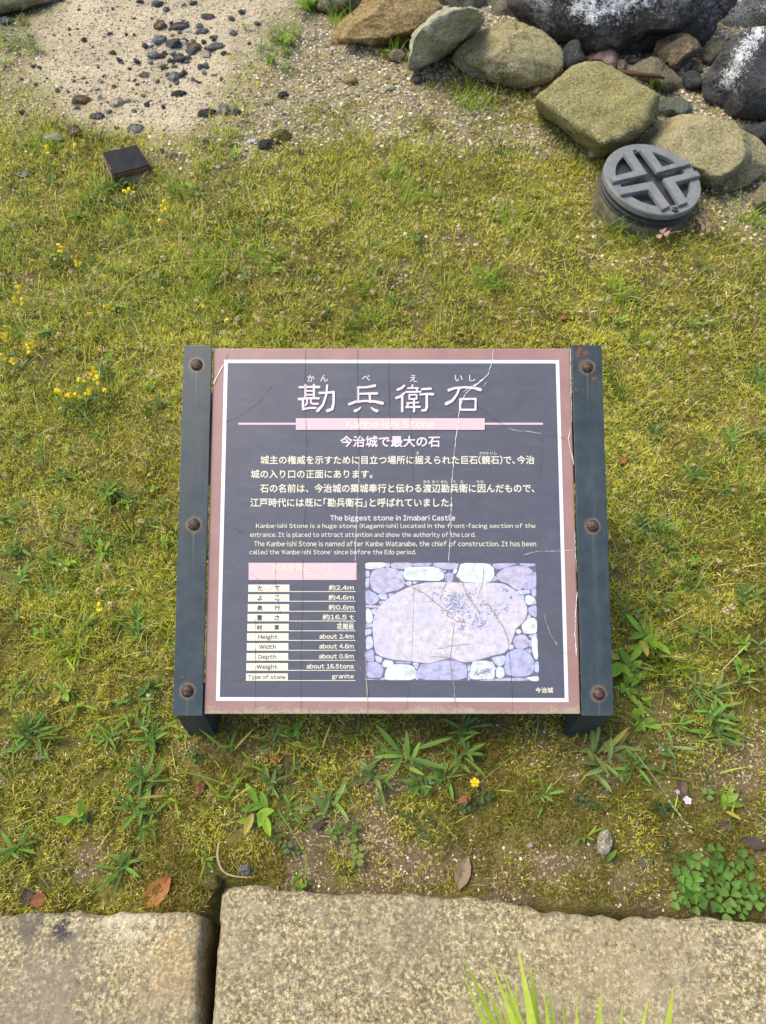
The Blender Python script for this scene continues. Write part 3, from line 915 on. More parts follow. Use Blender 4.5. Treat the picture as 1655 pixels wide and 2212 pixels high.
dk.append(crack(k5, [(660, 840), (660, 1200), (658, 1470)], 1.5, None)); dk.append(crack(k5, [(620, 520), (700, 600), (740, 650), (790, 620)], 1.2, None))
dk.append(crack(k6, [(860, 1050), (880, 1300), (885, 1480)], 1.8, None)); dk.append(crack(k6, [(1235, 1075), (1310, 1095)], 1.2, None)); dk.append(crack(k6, [(205, 640), (195, 1000), (180, 1270), (150, 1490)], 1.0, None))
dk.append(crack(k6, [(690, 470), (680, 600), (655, 670)], 1.3, None)); dk.append(crack(k6, [(440, 480), (425, 600), (385, 720)], 1.5, None))
dk.append(crack(k6, [(0, 580), (90, 560), (150, 620)], 1.4, None)); dk.append(crack(k6, [(485, 870), (470, 1000), (455, 1130)], 1.6, None))
dk.append(crack(k5, [(1355, 470), (1350, 700), (1355, 1000), (1350, 1150)], 1.4, None))
lt.append(crack(k3, [(440, 195), (400, 270), (368, 332)], 4.5, None)); lt.append(crack(k4, [(755, 90), (740, 190), (718, 265), (620, 350), (560, 400), (530, 470)], 3.0, None))
lt.append(crack(k4, [(710, 275), (660, 320), (590, 370)], 3.0, None)); lt.append(crack(k4, [(710, 315), (680, 350)], 1.6, None)); lt.append(crack(k4, [(640, 325), (545, 385)], 1.8, None))
lt.append(crack(k4, [(520, 490), (510, 600), (495, 700), (480, 850), (468, 1000), (462, 1100)], 2.2, None))
lt.append(crack(k4, [(850, 635), (920, 655), (1000, 658), (1085, 675)], 1.2, None))
lt.append(crack(k4, [(1284, 635), (1268, 710), (1285, 790), (1300, 840), (1304, 890)], 2.4, None))
lt.append(crack(k6, [(1312, 240), (1318, 400), (1328, 520)], 2.0, None)); lt.append(crack(k6, [(1331, 660), (1318, 800), (1315, 950), (1325, 1100)], 3.2, None))
lt.append(crack(k6, [(1312, 372), (1200, 378), (1050, 382), (960, 405)], 1.2, None))
lt.append(crack(k4, [(1283, 90), (1285, 300), (1295, 600)], 1.6, None))
lt.append(crack(k6, [(465, 0), (460, 200), (445, 450)], 2.0, None)); lt.append(crack(k3, [(1375, 830), (1370, 1000), (1362, 1100)], 1.6, None)); lt.append(crack(k5, [(1362, 0), (1355, 200), (1345, 450)], 1.5, None))
br_.append(crack(k6, [(190, 625), (280, 670), (380, 755), (445, 800), (430, 820), (500, 860), (560, 865)], 5.0, None))
br_.append(crack(k6, [(490, 545), (540, 600), (580, 700), (630, 760), (660, 815)], 5.0, None))
br_.append(crack(k6, [(660, 740), (720, 750), (780, 840), (820, 900), (850, 980), (860, 1040)], 5.0, None))
br_.append(crack(k6, [(455, 1130), (465, 1230), (485, 1320), (490, 1460)], 3.4, None))
br_.append(crack(k5, [(1400, 1060), (1425, 1120), (1422, 1250), (1430, 1380), (1425, 1500)], 4.5, None))
br_.append(crack(k5, [(1350, 1150), (1375, 1180), (1395, 1200)], 2.0, None))
br_.append(crack(k6, [(1100, 810), (1125, 890), (1150, 960), (1195, 1030)], 3.0, None)); br_.append(crack(k6, [(590, 955), (630, 982)], 2.5, None))
for i, (nm, p, c) in enumerate((('hairline_cracks', dk, (.045, .042, .045)), ('chipped_cracks', lt, (.72, .70, .66)), ('dirty_cracks', br_, (.30, .26, .17)))):
    mm_ = mat_plain(nm, c, .7, .3, 300)
    for j, pp in enumerate(p): layered('crack', pp, mm_, .0017 + i * .0004 + j * 8e-6, board, 1e-7)

# ------------------------------------------------------------------ boulders
def z5(x, y): return (1037 + x * .3733, y * .3733)
def z6(x, y): return (605 + x * .3917, y * .3917)
def z2(x, y): return (825.3 + x * .5013, y * .5013)
def z1(x, y): return (x * .5013, y * .5013)


def noise3(P, s, seed):
    x, y, z = P[:, 0] * s, P[:, 1] * s, P[:, 2] * s
    return (vnoise(x + 3.1 * z, y + 17, seed) + vnoise(y + 2.7 * x, z - 5, seed + 1) + vnoise(z + 3.3 * y, x + 9, seed + 2)) / 3


def ico(sub):
    b = bmesh.new(); bmesh.ops.create_icosphere(b, subdivisions=sub, radius=1)
    V = np.array([v.co[:] for v in b.verts]); F = np.array([[v.index for v in f.verts] for f in b.faces]); b.free()
    return V, F


ICO = {k: ico(k) for k in (2, 3, 4, 5, 6)}


def mat_rock(name, a, b, c, moss=0.0, white=None, scale=1.0, rough=.85, mosscol=(.16, .14, .04)):
    q = NT(name)
    n1 = q.noise(11 * scale, 6, .65); n2 = q.noise(70 * scale, 5, .7); n3 = q.noise(4 * scale, 4, .6, .6); n4 = q.noise(210, 3, .7)
    col = q.ramp(n1, [(.3, a), (.5, b), (.72, c)])
    col = q.mix(q.ramp(n2, [(.35, .55), (.52, 0.0)]), col, tuple(v * .5 for v in a))
    col = q.mix(q.ramp(n2, [(.56, 0.0), (.72, .6)]), col, tuple(min(.8, v * 1.35) for v in c))
    if moss:
        g = q.n('ShaderNodeNewGeometry'); sp_ = q.n('ShaderNodeSeparateXYZ'); q.l(g.outputs['Normal'], sp_.inputs[0])
        mm = q.math('ADD', q.math('MULTIPLY', sp_.outputs['Z'], .5), q.math('MULTIPLY', n3, .7))
        col = q.mix(q.math('MULTIPLY', q.ramp(mm, [(.45, 0.0), (.75, moss)]), q.ramp(n2, [(.3, .55), (.6, 1.0)])), col, mosscol)
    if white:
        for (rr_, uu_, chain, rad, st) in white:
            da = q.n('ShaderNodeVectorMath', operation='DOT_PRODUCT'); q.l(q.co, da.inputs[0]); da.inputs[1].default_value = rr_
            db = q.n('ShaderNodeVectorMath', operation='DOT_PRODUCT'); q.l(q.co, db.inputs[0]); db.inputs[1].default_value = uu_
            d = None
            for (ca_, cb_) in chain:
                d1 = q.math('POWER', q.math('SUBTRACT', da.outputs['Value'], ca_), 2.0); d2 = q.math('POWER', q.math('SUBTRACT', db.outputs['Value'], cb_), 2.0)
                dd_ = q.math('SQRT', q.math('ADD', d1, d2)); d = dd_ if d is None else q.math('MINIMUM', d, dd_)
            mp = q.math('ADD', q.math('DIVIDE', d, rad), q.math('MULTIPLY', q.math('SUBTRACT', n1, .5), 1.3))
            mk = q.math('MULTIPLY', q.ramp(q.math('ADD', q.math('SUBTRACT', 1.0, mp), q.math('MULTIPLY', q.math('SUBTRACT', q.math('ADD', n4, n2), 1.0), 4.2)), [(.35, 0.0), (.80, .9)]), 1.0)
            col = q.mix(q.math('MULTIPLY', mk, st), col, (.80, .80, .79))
    col = q.mix(q.ramp(n4, [(.36, .8), (.46, 0.0)]), col, tuple(v * .5 for v in a))
    col = q.mix(q.ramp(n4, [(.56, 0.0), (.66, .5)]), col, tuple(min(.85, v * 1.5) for v in c))
    nm = q.bump(n1, .6, .03); nm = q.bump(n2, .8, .014, nm); nm = q.bump(n4, .5, .005, nm)
    return q.fin(col, rough, nm, .2)


def rock(name, poly, bottom, mat, label, cat='boulder', group='boulders around the dark rock', thick=.8, seed=0, sub=5, rough_=.05, back=.4, facets=9, tilt=0.25, embed=0.0, push=0.0, cut=(.60, .88), flatsh=False):
    """a stone with its own place on the ground, its own size and depth; the outline is the shape seen from the path"""
    xs = [p[0] for p in poly]; ys = [p[1] for p in poly]
    cx, cy = (min(xs) + max(xs)) / 2, (min(ys) + max(ys)) / 2
    g = gpt(*bottom) if len(bottom) == 2 else Vector(bottom)
    depth0 = (g - CP).dot(FW)
    wpx = max(xs) - min(xs); hpx = max(ys) - min(ys)
    half = .5 * thick * min(wpx, hpx * 1.25) / FPX * depth0
    d = ray(cx, cy)
    # centre stands behind the contact point
    hd = Vector((d.x, d.y, 0)).normalized()
    contact = g + hd * (half * back * 1.6 + push)
    # depth such that the centre lies over the contact point in plan
    t = math.hypot(contact.x, contact.y) / math.hypot(d.x, d.y)
    C = CP + d * t
    rn = d.normalized(); rr = Vector((0, 0, 1)).cross(rn).normalized() * -1; uu = rr.cross(rn).normalized()
    if uu.z < 0: uu = -uu
    L = (C - CP).length
    def plane(p):
        k = ray(*p); k = k * ((C - CP).dot(rn) / k.dot(rn)); q_ = CP + k - C
        return (q_.dot(rr), q_.dot(uu))
    if callable(mat): mat = mat(rr, uu, plane, L / FPX * 1.0)
    pl = []
    for p in smooth_poly(poly, 1):
        k = ray(*p); k = k * ((C - CP).dot(rn) / k.dot(rn)); q = CP + k - C
        pl.append((q.dot(rr), q.dot(uu)))
    ang = np.array([math.atan2(b, a) for a, b in pl]); rad = np.array([math.hypot(a, b) for a, b in pl])
    o = np.argsort(ang); ang, rad = ang[o], rad[o]
    A = np.concatenate([ang - 2 * math.pi, ang, ang + 2 * math.pi]); Rr = np.concatenate([rad] * 3)
    V, F = ICO[sub]
    V = V.copy()
    rs = np.random.default_rng(seed + 100)
    # facets: flatten the unit ball with a few planes
    for i in range(facets):
        nrm = rs.normal(size=3); nrm /= np.linalg.norm(nrm)
        c = rs.uniform(*cut); dd = V @ nrm; ex = np.clip(dd - c, 0, None)
        V = V - np.outer(ex * .93, nrm)
    phi = np.arctan2(V[:, 1], V[:, 0]); rho = np.clip(np.hypot(V[:, 0], V[:, 1]), 0, 1)
    rmax = np.interp(phi, A, Rr)
    # faceting must not pull the outline in
    rho_n = rho / np.maximum(1e-6, np.sqrt(rho ** 2 + V[:, 2] ** 2))
    rho2 = np.where(np.abs(V[:, 2]) < .15, rho_n, rho)
    rho2 = rho2 ** .9
    a = rmax * rho2 * np.cos(phi); b = rmax * rho2 * np.sin(phi)
    cz = V[:, 2] * half + tilt * b
    P = np.stack([a, b, cz], -1)
    P0 = P / max(half, 1e-6)
    N = P0 / np.maximum(1e-6, np.linalg.norm(P0, axis=1))[:, None]
    disp = (noise3(P0 + seed * 7.3, 1.6, seed) - .5) * rough_ * 1.6 + (noise3(P0 + seed * 3.1, 5, seed + 5) - .5) * rough_ * 1.1 + (noise3(P0, 13, seed + 9) - .5) * rough_ * .7 + (noise3(P0, 34, seed + 11) - .5) * rough_ * .35
    P = P + N * (disp * half)[:, None]
    B = np.array([rr[:], uu[:], rn[:]])
    Wd = P @ B
    Wd[:, 2] -= embed
    me = np_mesh(name, Wd, F, None, not flatsh)
    ob = link(name, me, mat, None, C)
    return tag(ob, label, cat, group)


mossy = dict(mosscol=(.20, .17, .05))
MR = {
    'A': mat_rock('mossy_rock', (.15, .125, .065), (.33, .285, .165), (.48, .43, .28), .5, None, 1.3, .9, (.35, .305, .12)),
    'B': mat_rock('greygreen_rock', (.24, .225, .145), (.42, .405, .28), (.58, .56, .43), .3, None, 1.6, .9, (.32, .30, .14)),
    'C': mat_rock('rusty_rock', (.11, .07, .03), (.31, .205, .09), (.48, .36, .19), .4, None, 1.3, .9, (.27, .22, .08)),
    'F': mat_rock('green_flat_rock', (.17, .15, .065), (.36, .315, .145), (.52, .465, .26), .65, None, 1.5, .9, (.38, .335, .125)),
    'E': mat_rock('grey_back_rock', (.05, .045, .035), (.12, .11, .085), (.2, .19, .15), .3, None, 1, .9),
    'K': mat_rock('brown_rock', (.05, .036, .02), (.15, .11, .065), (.28, .22, .145), 0.0, None, 1.6, .8),
    'L': mat_rock('pink_rock', (.26, .13, .095), (.46, .28, .21), (.58, .43, .35), 0.0, None, 1.6, .85),
    'M': mat_rock('slate_rock', (.03, .031, .029), (.07, .07, .066), (.14, .14, .13), 0.0, None, 1.5, .75),
    'N': mat_rock('tan_slab_rock', (.14, .11, .07), (.26, .215, .145), (.36, .31, .22), .3, None, 1.5, .9),
    'Q': mat_rock('green_slate_rock', (.07, .08, .062), (.15, .165, .13), (.24, .26, .21), .1, None, 1.5, .85),
    'X': mat_rock('tan_green_rock', (.13, .11, .06), (.25, .22, .13), (.34, .31, .21), .7, None, 1.2, .9),
}
BK = mat_rock  # shorthand


def P(f, pts): return [f(*p) for p in pts]


rock('boulder', P(z6, [(950, 320), (990, 260), (1100, 180), (1200, 130), (1310, 120), (1400, 150), (1500, 210), (1555, 280), (1565, 350), (1530, 420), (1440, 480), (1340, 505), (1240, 480), (1120, 440), (1010, 390), (955, 350)]), z6(1300, 490), MR['A'],
     'broad rounded olive boulder beside the grey-green slab, below the black rock', thick=.95, seed=1, sub=6, rough_=.06)
rock('boulder', P(z6, [(270, 250), (290, 180), (330, 130), (430, 50), (460, 0), (520, -60), (700, -80), (840, -20), (890, 30), (895, 60), (850, 100), (780, 150), (740, 215), (650, 250), (540, 262), (440, 260), (330, 265)]), z6(500, 262), MR['C'],
     'big rusty brown boulder at the end of the sand', thick=1.0, seed=3, sub=6, rough_=.07, facets=8)
rock('boulder', P(z6, [(190, 50), (200, -30), (300, -80), (440, -50), (455, 5), (410, 50), (330, 70), (250, 75)]), z6(320, 72), MR['X'], 'small olive boulder behind the tuft of bright grass', thick=1, seed=4, sub=5)
rock('boulder', P(z6, [(820, -20), (900, -90), (1160, -90), (1190, 0), (1170, 90), (1120, 110), (1000, 90), (900, 80)]), z6(1050, 130), MR['E'], 'dull brown-grey boulder behind the grey-green slab', thick=1, seed=5, sub=5, push=.15)


def hull_rock(name, pts, mat, label, group, seed, round_=3, amp=.02):
    """pts: (picture point, height above the ground at the foot) -> a block with flat faces and worn edges"""
    g = gpt(*pts[0][0]); W = []
    for (p, h) in pts:
        W.append(zpt(p[0], p[1], g.z + h) if isinstance(p, tuple) else p)
    c = sum(W, Vector()) / len(W)
    bm = bmesh.new()
    for q_ in W: bm.verts.new(q_ - c)
    bmesh.ops.convex_hull(bm, input=bm.verts[:])
    bmesh.ops.delete(bm, geom=[v for v in bm.verts if not v.link_faces], context='VERTS')
    size = max((v.co.length for v in bm.verts))
    for _ in range(7):
        lim = size * .05
        ed = [e for e in bm.edges if e.calc_length() > lim]
        if not ed: break
        bmesh.ops.subdivide_edges(bm, edges=ed, cuts=1, use_grid_fill=False)
        bmesh.ops.triangulate(bm, faces=[f for f in bm.faces if len(f.verts) > 3])
    for _ in range(round_): bmesh.ops.smooth_vert(bm, verts=bm.verts[:], factor=.5, use_axis_x=True, use_axis_y=True, use_axis_z=True)
    bm.verts.ensure_lookup_table()
    bmesh.ops.subdivide_edges(bm, edges=bm.edges[:], cuts=1, use_grid_fill=True)
    bm.normal_update()
    Pn = np.array([v.co[:] for v in bm.verts]) / size
    dn = (noise3(Pn, 2.2, seed) - .5) * 1.6 + (noise3(Pn, 7, seed + 3) - .5) * .9 + (noise3(Pn, 22, seed + 6) - .5) * .5
    for v, d in zip(bm.verts, dn): v.co += v.normal * float(d) * amp
    o = link(name, bm_mesh(bm, name, True), mat, None, c)
    return tag(o, label, 'boulder', group)


def zf(x, y): return tuple(z2(x, y))


hull_rock('boulder', [(z6(738, 412), 0), (z6(765, 372), 0), (z6(700, 392), .03), (z6(712, 290), .11), (z6(728, 208), .17), (z6(770, 160), .20), (z6(860, 95), .24), (z6(960, 45), .27), (z6(1050, 32), .28), (z6(1112, 60), .25), (z6(1115, 105), .19), (z6(1085, 175), .08),
                      (z6(960, 258), .0), (z6(850, 312), .0), (z6(770, 215), .14), (z6(800, 150), -.05), (z6(1080, 100), -.05), (z6(950, 100), -.05)], MR['B'],
          'pale grey-green wedge-shaped boulder between the rusty brown and the olive boulder', 'boulders around the dark rock', 2, 1, .035)
hull_rock('boulder', [(zf(930, 692), 0), (zf(1050, 655), -.02), (zf(650, 470), .05), (zf(840, 592), 0), (zf(1195, 470), .06), (zf(1165, 548), .0), (zf(650, 425), .17), (zf(700, 385), .20), (zf(850, 268), .27), (zf(925, 262), .28), (zf(1010, 303), .27), (zf(1202, 402), .24),
                      (zf(1110, 560), .16), (zf(960, 632), .11), (zf(830, 560), .10), (zf(690, 470), .12), (zf(900, 330), -.06), (zf(1150, 430), -.06), (zf(760, 380), -.06)], MR['F'],
          'flat-topped square green-yellow boulder just beyond the round lamp', 'boulders around the dark rock', 6, 3, .022)
rock('boulder', P(z2, [(1115, 610), (1160, 560), (1230, 510), (1330, 488), (1450, 510), (1560, 560), (1640, 610), (1680, 680), (1650, 745), (1570, 805), (1460, 835), (1390, 825), (1280, 790), (1180, 740), (1125, 690)]), z2(1430, 830), MR['A'],
     'smooth egg-shaped olive boulder touching the round lamp', thick=.9, seed=7, sub=6, rough_=.05)
dk_w = [((-.10, -.12, .17), .14, 1.0), ((-.05, -.14, .08), .13, .9), ((-.12, -.1, -.0), .07, .6)]
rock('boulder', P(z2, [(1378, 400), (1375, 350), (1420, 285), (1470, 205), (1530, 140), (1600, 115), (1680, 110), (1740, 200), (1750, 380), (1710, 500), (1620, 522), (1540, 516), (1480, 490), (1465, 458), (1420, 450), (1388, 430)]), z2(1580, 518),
     lambda rr, uu, pl, sc: mat_rock('black_rock_streaked', (.035, .034, .033), (.075, .073, .070), (.125, .122, .117), 0.0, [(rr, uu, [pl(z2(*p)) for p in ((1625, 140), (1600, 165), (1580, 195), (1560, 225), (1540, 260), (1522, 290), (1510, 320), (1498, 355))], 17 * sc, 1.0)], 1.2, .75), 'smooth charcoal boulder with a painted white highlight streak at the right edge', thick=.95, seed=8, sub=6, rough_=.04)  # the streak is a sheen of sky light, mixed into the base colour
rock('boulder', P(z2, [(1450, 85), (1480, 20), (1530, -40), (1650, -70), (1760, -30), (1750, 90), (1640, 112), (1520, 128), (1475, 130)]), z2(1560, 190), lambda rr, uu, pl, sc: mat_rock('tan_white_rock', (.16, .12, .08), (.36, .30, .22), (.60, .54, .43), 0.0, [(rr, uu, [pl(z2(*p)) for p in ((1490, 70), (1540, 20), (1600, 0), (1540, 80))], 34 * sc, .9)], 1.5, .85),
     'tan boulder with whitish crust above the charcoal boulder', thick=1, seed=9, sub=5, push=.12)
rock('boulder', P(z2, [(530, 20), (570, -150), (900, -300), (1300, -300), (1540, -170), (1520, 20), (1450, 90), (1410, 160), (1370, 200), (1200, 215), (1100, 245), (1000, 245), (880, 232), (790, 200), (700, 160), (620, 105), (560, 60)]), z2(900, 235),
     lambda rr, uu, pl, sc: mat_rock('black_rock', (.024, .019, .015), (.066, .056, .048), (.135, .125, .115), 0.0, [(rr, uu, [pl(z2(*p)) for p in ((860, 30), (910, 20), (960, 30), (1020, 15), (1080, 0), (1130, -20), (920, 55), (990, 0))], 21 * sc, 1.0), (rr, uu, [pl(z2(*p)) for p in ((712, 10), (715, 60), (712, 110), (708, 150))], 22 * sc, .35), (rr, uu, [pl(z2(*p)) for p in ((1240, 0), (1300, -20), (1400, 40))], 26 * sc, .25)], .8, .7),  # main white patch: sky highlight put into the rock colour
     'huge black rock with a painted white highlight at the top of the scene', group=None, thick=.85, seed=10, sub=6, rough_=.09, facets=10)
rock('boulder', P(z5, [(1012, 270), (1040, 225), (1150, 187), (1220, 200), (1285, 272), (1250, 310), (1190, 370), (1130, 428), (1090, 412), (1080, 370), (1020, 320)]), z5(1120, 420), MR['K'], 'angular dark brown boulder in front of the huge black rock', thick=.9, seed=11, sub=5, facets=12, rough_=.08)
rock('boulder', P(z5, [(618, 345), (640, 290), (700, 248), (760, 265), (796, 320), (797, 402), (770, 414), (720, 390), (660, 375)]), z5(730, 405), MR['L'], 'small pinkish stone wedged behind the flat square boulder', 'stone', thick=1, seed=12, sub=5)
rock('boulder', P(z5, [(468, 295), (560, 215), (592, 290), (612, 350), (570, 400), (490, 430), (475, 360)]), z5(520, 430), MR['M'], 'slate-grey pointed stone between the olive boulder and the pinkish stone', 'stone', thick=.8, seed=13, sub=5, facets=9)
rock('boulder', P(z5, [(845, 415), (950, 340), (1010, 322), (1080, 385), (1140, 430), (1180, 505), (1150, 535), (1060, 540), (960, 510), (890, 460)]), z5(1060, 535), MR['N'], 'flat tan slab lying behind the flat square boulder', 'stone', thick=1, seed=14, sub=5, facets=8)
rock('boulder', P(z5, [(1163, 470), (1180, 420), (1240, 405), (1287, 450), (1282, 512), (1200, 532)]), z5(1225, 530), MR['M'], 'small blue-black stone left of the charcoal boulder', 'stone', thick=1, seed=15, sub=4, facets=9)
rock('boulder', P(z5, [(1283, 310), (1300, 270), (1380, 230), (1422, 262), (1395, 330), (1330, 385), (1288, 365)]), z5(1330, 385), MR['E'], 'dark grey stone tucked behind the charcoal boulder', 'stone', thick=1, seed=16, sub=4, facets=9)
rock('boulder', P(z5, [(990, 720), (1035, 580), (1100, 560), (1200, 580), (1237, 622), (1222, 660), (1100, 720)]), z5(1150, 700), MR['Q'], 'flat green-grey slab between the square boulder and the egg-shaped boulder', 'stone', thick=1.3, seed=17, sub=5, facets=8)
rock('boulder', P(z5, [(1205, 410), (1228, 360), (1292, 375), (1285, 430), (1245, 425)]), z5(1250, 425), MR['E'], 'small grey stone on top of the blue-black stone', 'stone', thick=1, seed=18, sub=4, facets=8)
rock('boulder', P(z5, [(175, 128), (250, 103), (288, 118), (284, 155), (235, 160), (190, 150)]), z5(235, 170), MR['B'], 'small whitish stone peeking over the broad olive boulder', 'stone', thick=1, seed=19, sub=4, facets=8, push=.2)
rock('boulder', P(z2, [(1595, 860), (1640, 785), (1720, 760), (1760, 860), (1700, 930), (1630, 925)]), z2(1650, 925), MR['X'], 'half-hidden pale stone at the right edge beside the round lamp', 'stone', thick=1, seed=20, sub=5)
rock('boulder', P(z2, [(1530, 555), (1600, 535), (1720, 535), (1740, 640), (1650, 630), (1580, 600)]), z2(1640, 640), MR['M'], 'flat dark slab between the charcoal boulder and the egg-shaped boulder', 'stone', thick=1, seed=21, sub=4)
rock('boulder', P(z2, [(410, 90), (450, -40), (560, -90), (680, -60), (700, 60), (640, 130), (540, 130), (450, 120)]), z2(540, 150), MR['E'], 'dark shaded rock between the brown-grey boulder and the huge black rock', thick=1, seed=22, sub=5, push=.2)
rock('boulder', P(z1, [(-100, 55), (-60, -40), (100, -80), (250, -45), (280, 3), (180, 30), (60, 52), (-20, 72)]), z1(60, 60), MR['X'], 'long low pale boulder in the top corner beyond the sand', thick=.9, seed=23, sub=5)


def blob(f, x, y, rx, ry, seed):
    rs = random.Random(seed)
    return [f(x + rx * rs.uniform(.82, 1.1) * math.cos(k * math.pi / 5), y + ry * rs.uniform(.82, 1.1) * math.sin(k * math.pi / 5)) for k in range(10)]


for i, (f, x, y, rx, ry, m, lab) in enumerate([
        (z5, 322, 532, 30, 28, 'E', 'small grey stone at the foot of the flat square boulder'),
        (z6, 960, 256, 22, 24, 'B', 'tiny white stone lodged between the wedge-shaped and the broad olive boulder'),
        (z6, 645, 308, 55, 38, 'N', 'tan stone half buried left of the wedge-shaped boulder'),
        (z6, 755, 440, 34, 26, 'M', 'small black stone at the tip of the wedge-shaped boulder'),
        (z6, 830, 425, 40, 28, 'N', 'small brown stone beside the black one at the wedge-shaped boulder'),
        (z6, 385, 440, 42, 30, 'C', 'dark mossy stone alone on the gravel below the rusty boulder'),
        (z6, 605, 485, 30, 18, 'B', 'small white stone on the gravel under the rusty boulder'),
        (z2, 905, 665, 20, 20, 'B', 'whitish pebble at the near corner of the flat square boulder'),
        (z2, 1085, 640, 28, 14, 'N', 'small beige stone behind the rim of the round lamp'),
        (z5, 820, 375, 30, 40, 'N', 'thin tan stone right of the pinkish stone'),
        (z5, 880, 350, 36, 26, 'K', 'small brown stone under the huge black rock'),
        (z5, 1400, 470, 40, 30, 'K', 'small shaded stone under the flank of the charcoal boulder'),
        (z5, 960, 320, 34, 22, 'M', 'small slate stone between the brown angular and the pinkish stone')]):
    rock('stone', blob(f, x, y, rx, ry, i), f(x, y + ry), MR[m], lab, 'stone', 'small stones among the boulders', thick=1.0, seed=40 + i, sub=4, facets=7)

# ------------------------------------------------------------------ cobbles and pebbles on the sand
PM = {'d': mat_rock('pebble_dark', (.035, .036, .036), (.085, .087, .086), (.16, .163, .16), 0.0, None, 2, .85), 'k': mat_rock('pebble_black', (.015, .015, .015), (.035, .034, .032), (.07, .068, .062), 0, None, 2, .8), 'g': mat_rock('pebble_grey', (.09, .09, .085), (.19, .19, .18), (.29, .29, .28), 0, None, 2, .85),
      'w': mat_rock('pebble_white', (.36, .35, .32), (.55, .54, .50), (.70, .69, .66), 0, None, 2, .85), 'b': mat_rock('pebble_brown', (.07, .045, .025), (.15, .10, .055), (.25, .18, .11), 0, None, 2, .85),
      't': mat_rock('pebble_tan', (.22, .18, .12), (.38, .32, .23), (.52, .46, .36), 0, None, 2, .85), 'n': MR['Q'], 'm': mat_rock('pebble_moss', (.07, .06, .02), (.13, .12, .03), (.2, .18, .06), 0, None, 2, .9)}
BIG = [(680, 16, 34, 20, 'd', 'flat black stone at the top of the sand'), (895, 70, 34, 20, 'd', 'black cobble at the upper right of the heap on the sand'), (690, 108, 30, 30, 'b', 'rusty brown cobble at the upper left of the heap'),
       (775, 112, 45, 24, 'd', 'long dark cobble across the top of the heap'), (810, 132, 22, 14, 'w', 'bright white cobble on the dark heap'), (688, 172, 36, 26, 'g', 'rounded blue-grey cobble at the left of the heap'),
       (748, 188, 38, 30, 'd', 'black cobble in the middle of the heap'), (790, 182, 20, 15, 'w', 'small white cobble in the middle of the heap'), (838, 198, 34, 24, 'b', 'brown wedge-shaped cobble in the heap'),
       (935, 198, 44, 22, 'n', 'flat green-grey cobble at the right of the heap'), (640, 188, 28, 18, 'w', 'chalky cobble at the left edge of the heap'), (922, 160, 28, 14, 'd', 'thin dark stone above the green-grey cobble'),
       (885, 232, 30, 22, 't', 'pale pinkish cobble below the green-grey cobble'), (660, 236, 34, 22, 'g', 'grey cobble at the lower left of the heap'), (772, 250, 30, 28, 'd', 'dark cobble with lighter top at the foot of the heap'),
       (690, 280, 28, 18, 't', 'smooth tan cobble below the heap'), (752, 330, 32, 26, 'g', 'rounded olive-grey cobble lying apart below the heap'), (625, 320, 34, 14, 'b', 'flat brown stone left of the olive-grey cobble'),
       (345, 430, 46, 30, 'b', 'brown-grey rock half sunk in the gravel at left'), (420, 498, 38, 18, 'd', 'flat dark stone below the brown-grey rock'), (505, 440, 36, 26, 't', 'tan lump beside the flat dark stone'),
       (770, 402, 40, 18, 'k', 'black charred-looking chunk in the middle of the sand'), (895, 486, 48, 26, 'k', 'dark crumbling lump beside the upright grey stone'), (965, 472, 30, 32, 'g', 'upright grey stone at the lower edge of the sand'),
       (1020, 482, 20, 20, 'd', 'small dark stone right of the upright grey stone'), (585, 550, 42, 26, 'g', 'smooth grey stone between the sand and the black slab'), (225, 594, 54, 34, 't', 'square whitish block above the yellow flowers at left'),
       (320, 566, 34, 34, 'b', 'brown block right of the square whitish block'), (110, 748, 40, 22, 'g', 'pale grey stone sunk in the moss at left'), (1190, 165, 40, 24, 't', 'broken pinkish stone left of the bright grass tuft'),
       (25, 92, 42, 24, 'd', 'dark stone at the left edge below the pale boulder'), (760, 672, 36, 18, 'd', 'flat dark stone right of the black slab'), (1215, 585, 50, 36, 'm', 'mossy lump at the edge of the lawn'),
       (1085, 606, 24, 14, 'w', 'white pebble beside the mossy lump'), (1160, 620, 60, 26, 'k', 'dark rotten piece of wood-like stone by the mossy lump'), (1220, 408, 26, 20, 'k', 'black chunk on the gravel right of the sand')]
for i, (x, y, rx, ry, m, lab) in enumerate(BIG):
    rock('cobble', blob(z1, x, y, rx, ry, i + 60), z1(x, y + ry * .8), PM[m], lab, 'stone', 'cobbles on the sand', thick=1.0, seed=80 + i, sub=4, facets=16, rough_=.10, embed=.004, cut=(.5, .82), flatsh=False)
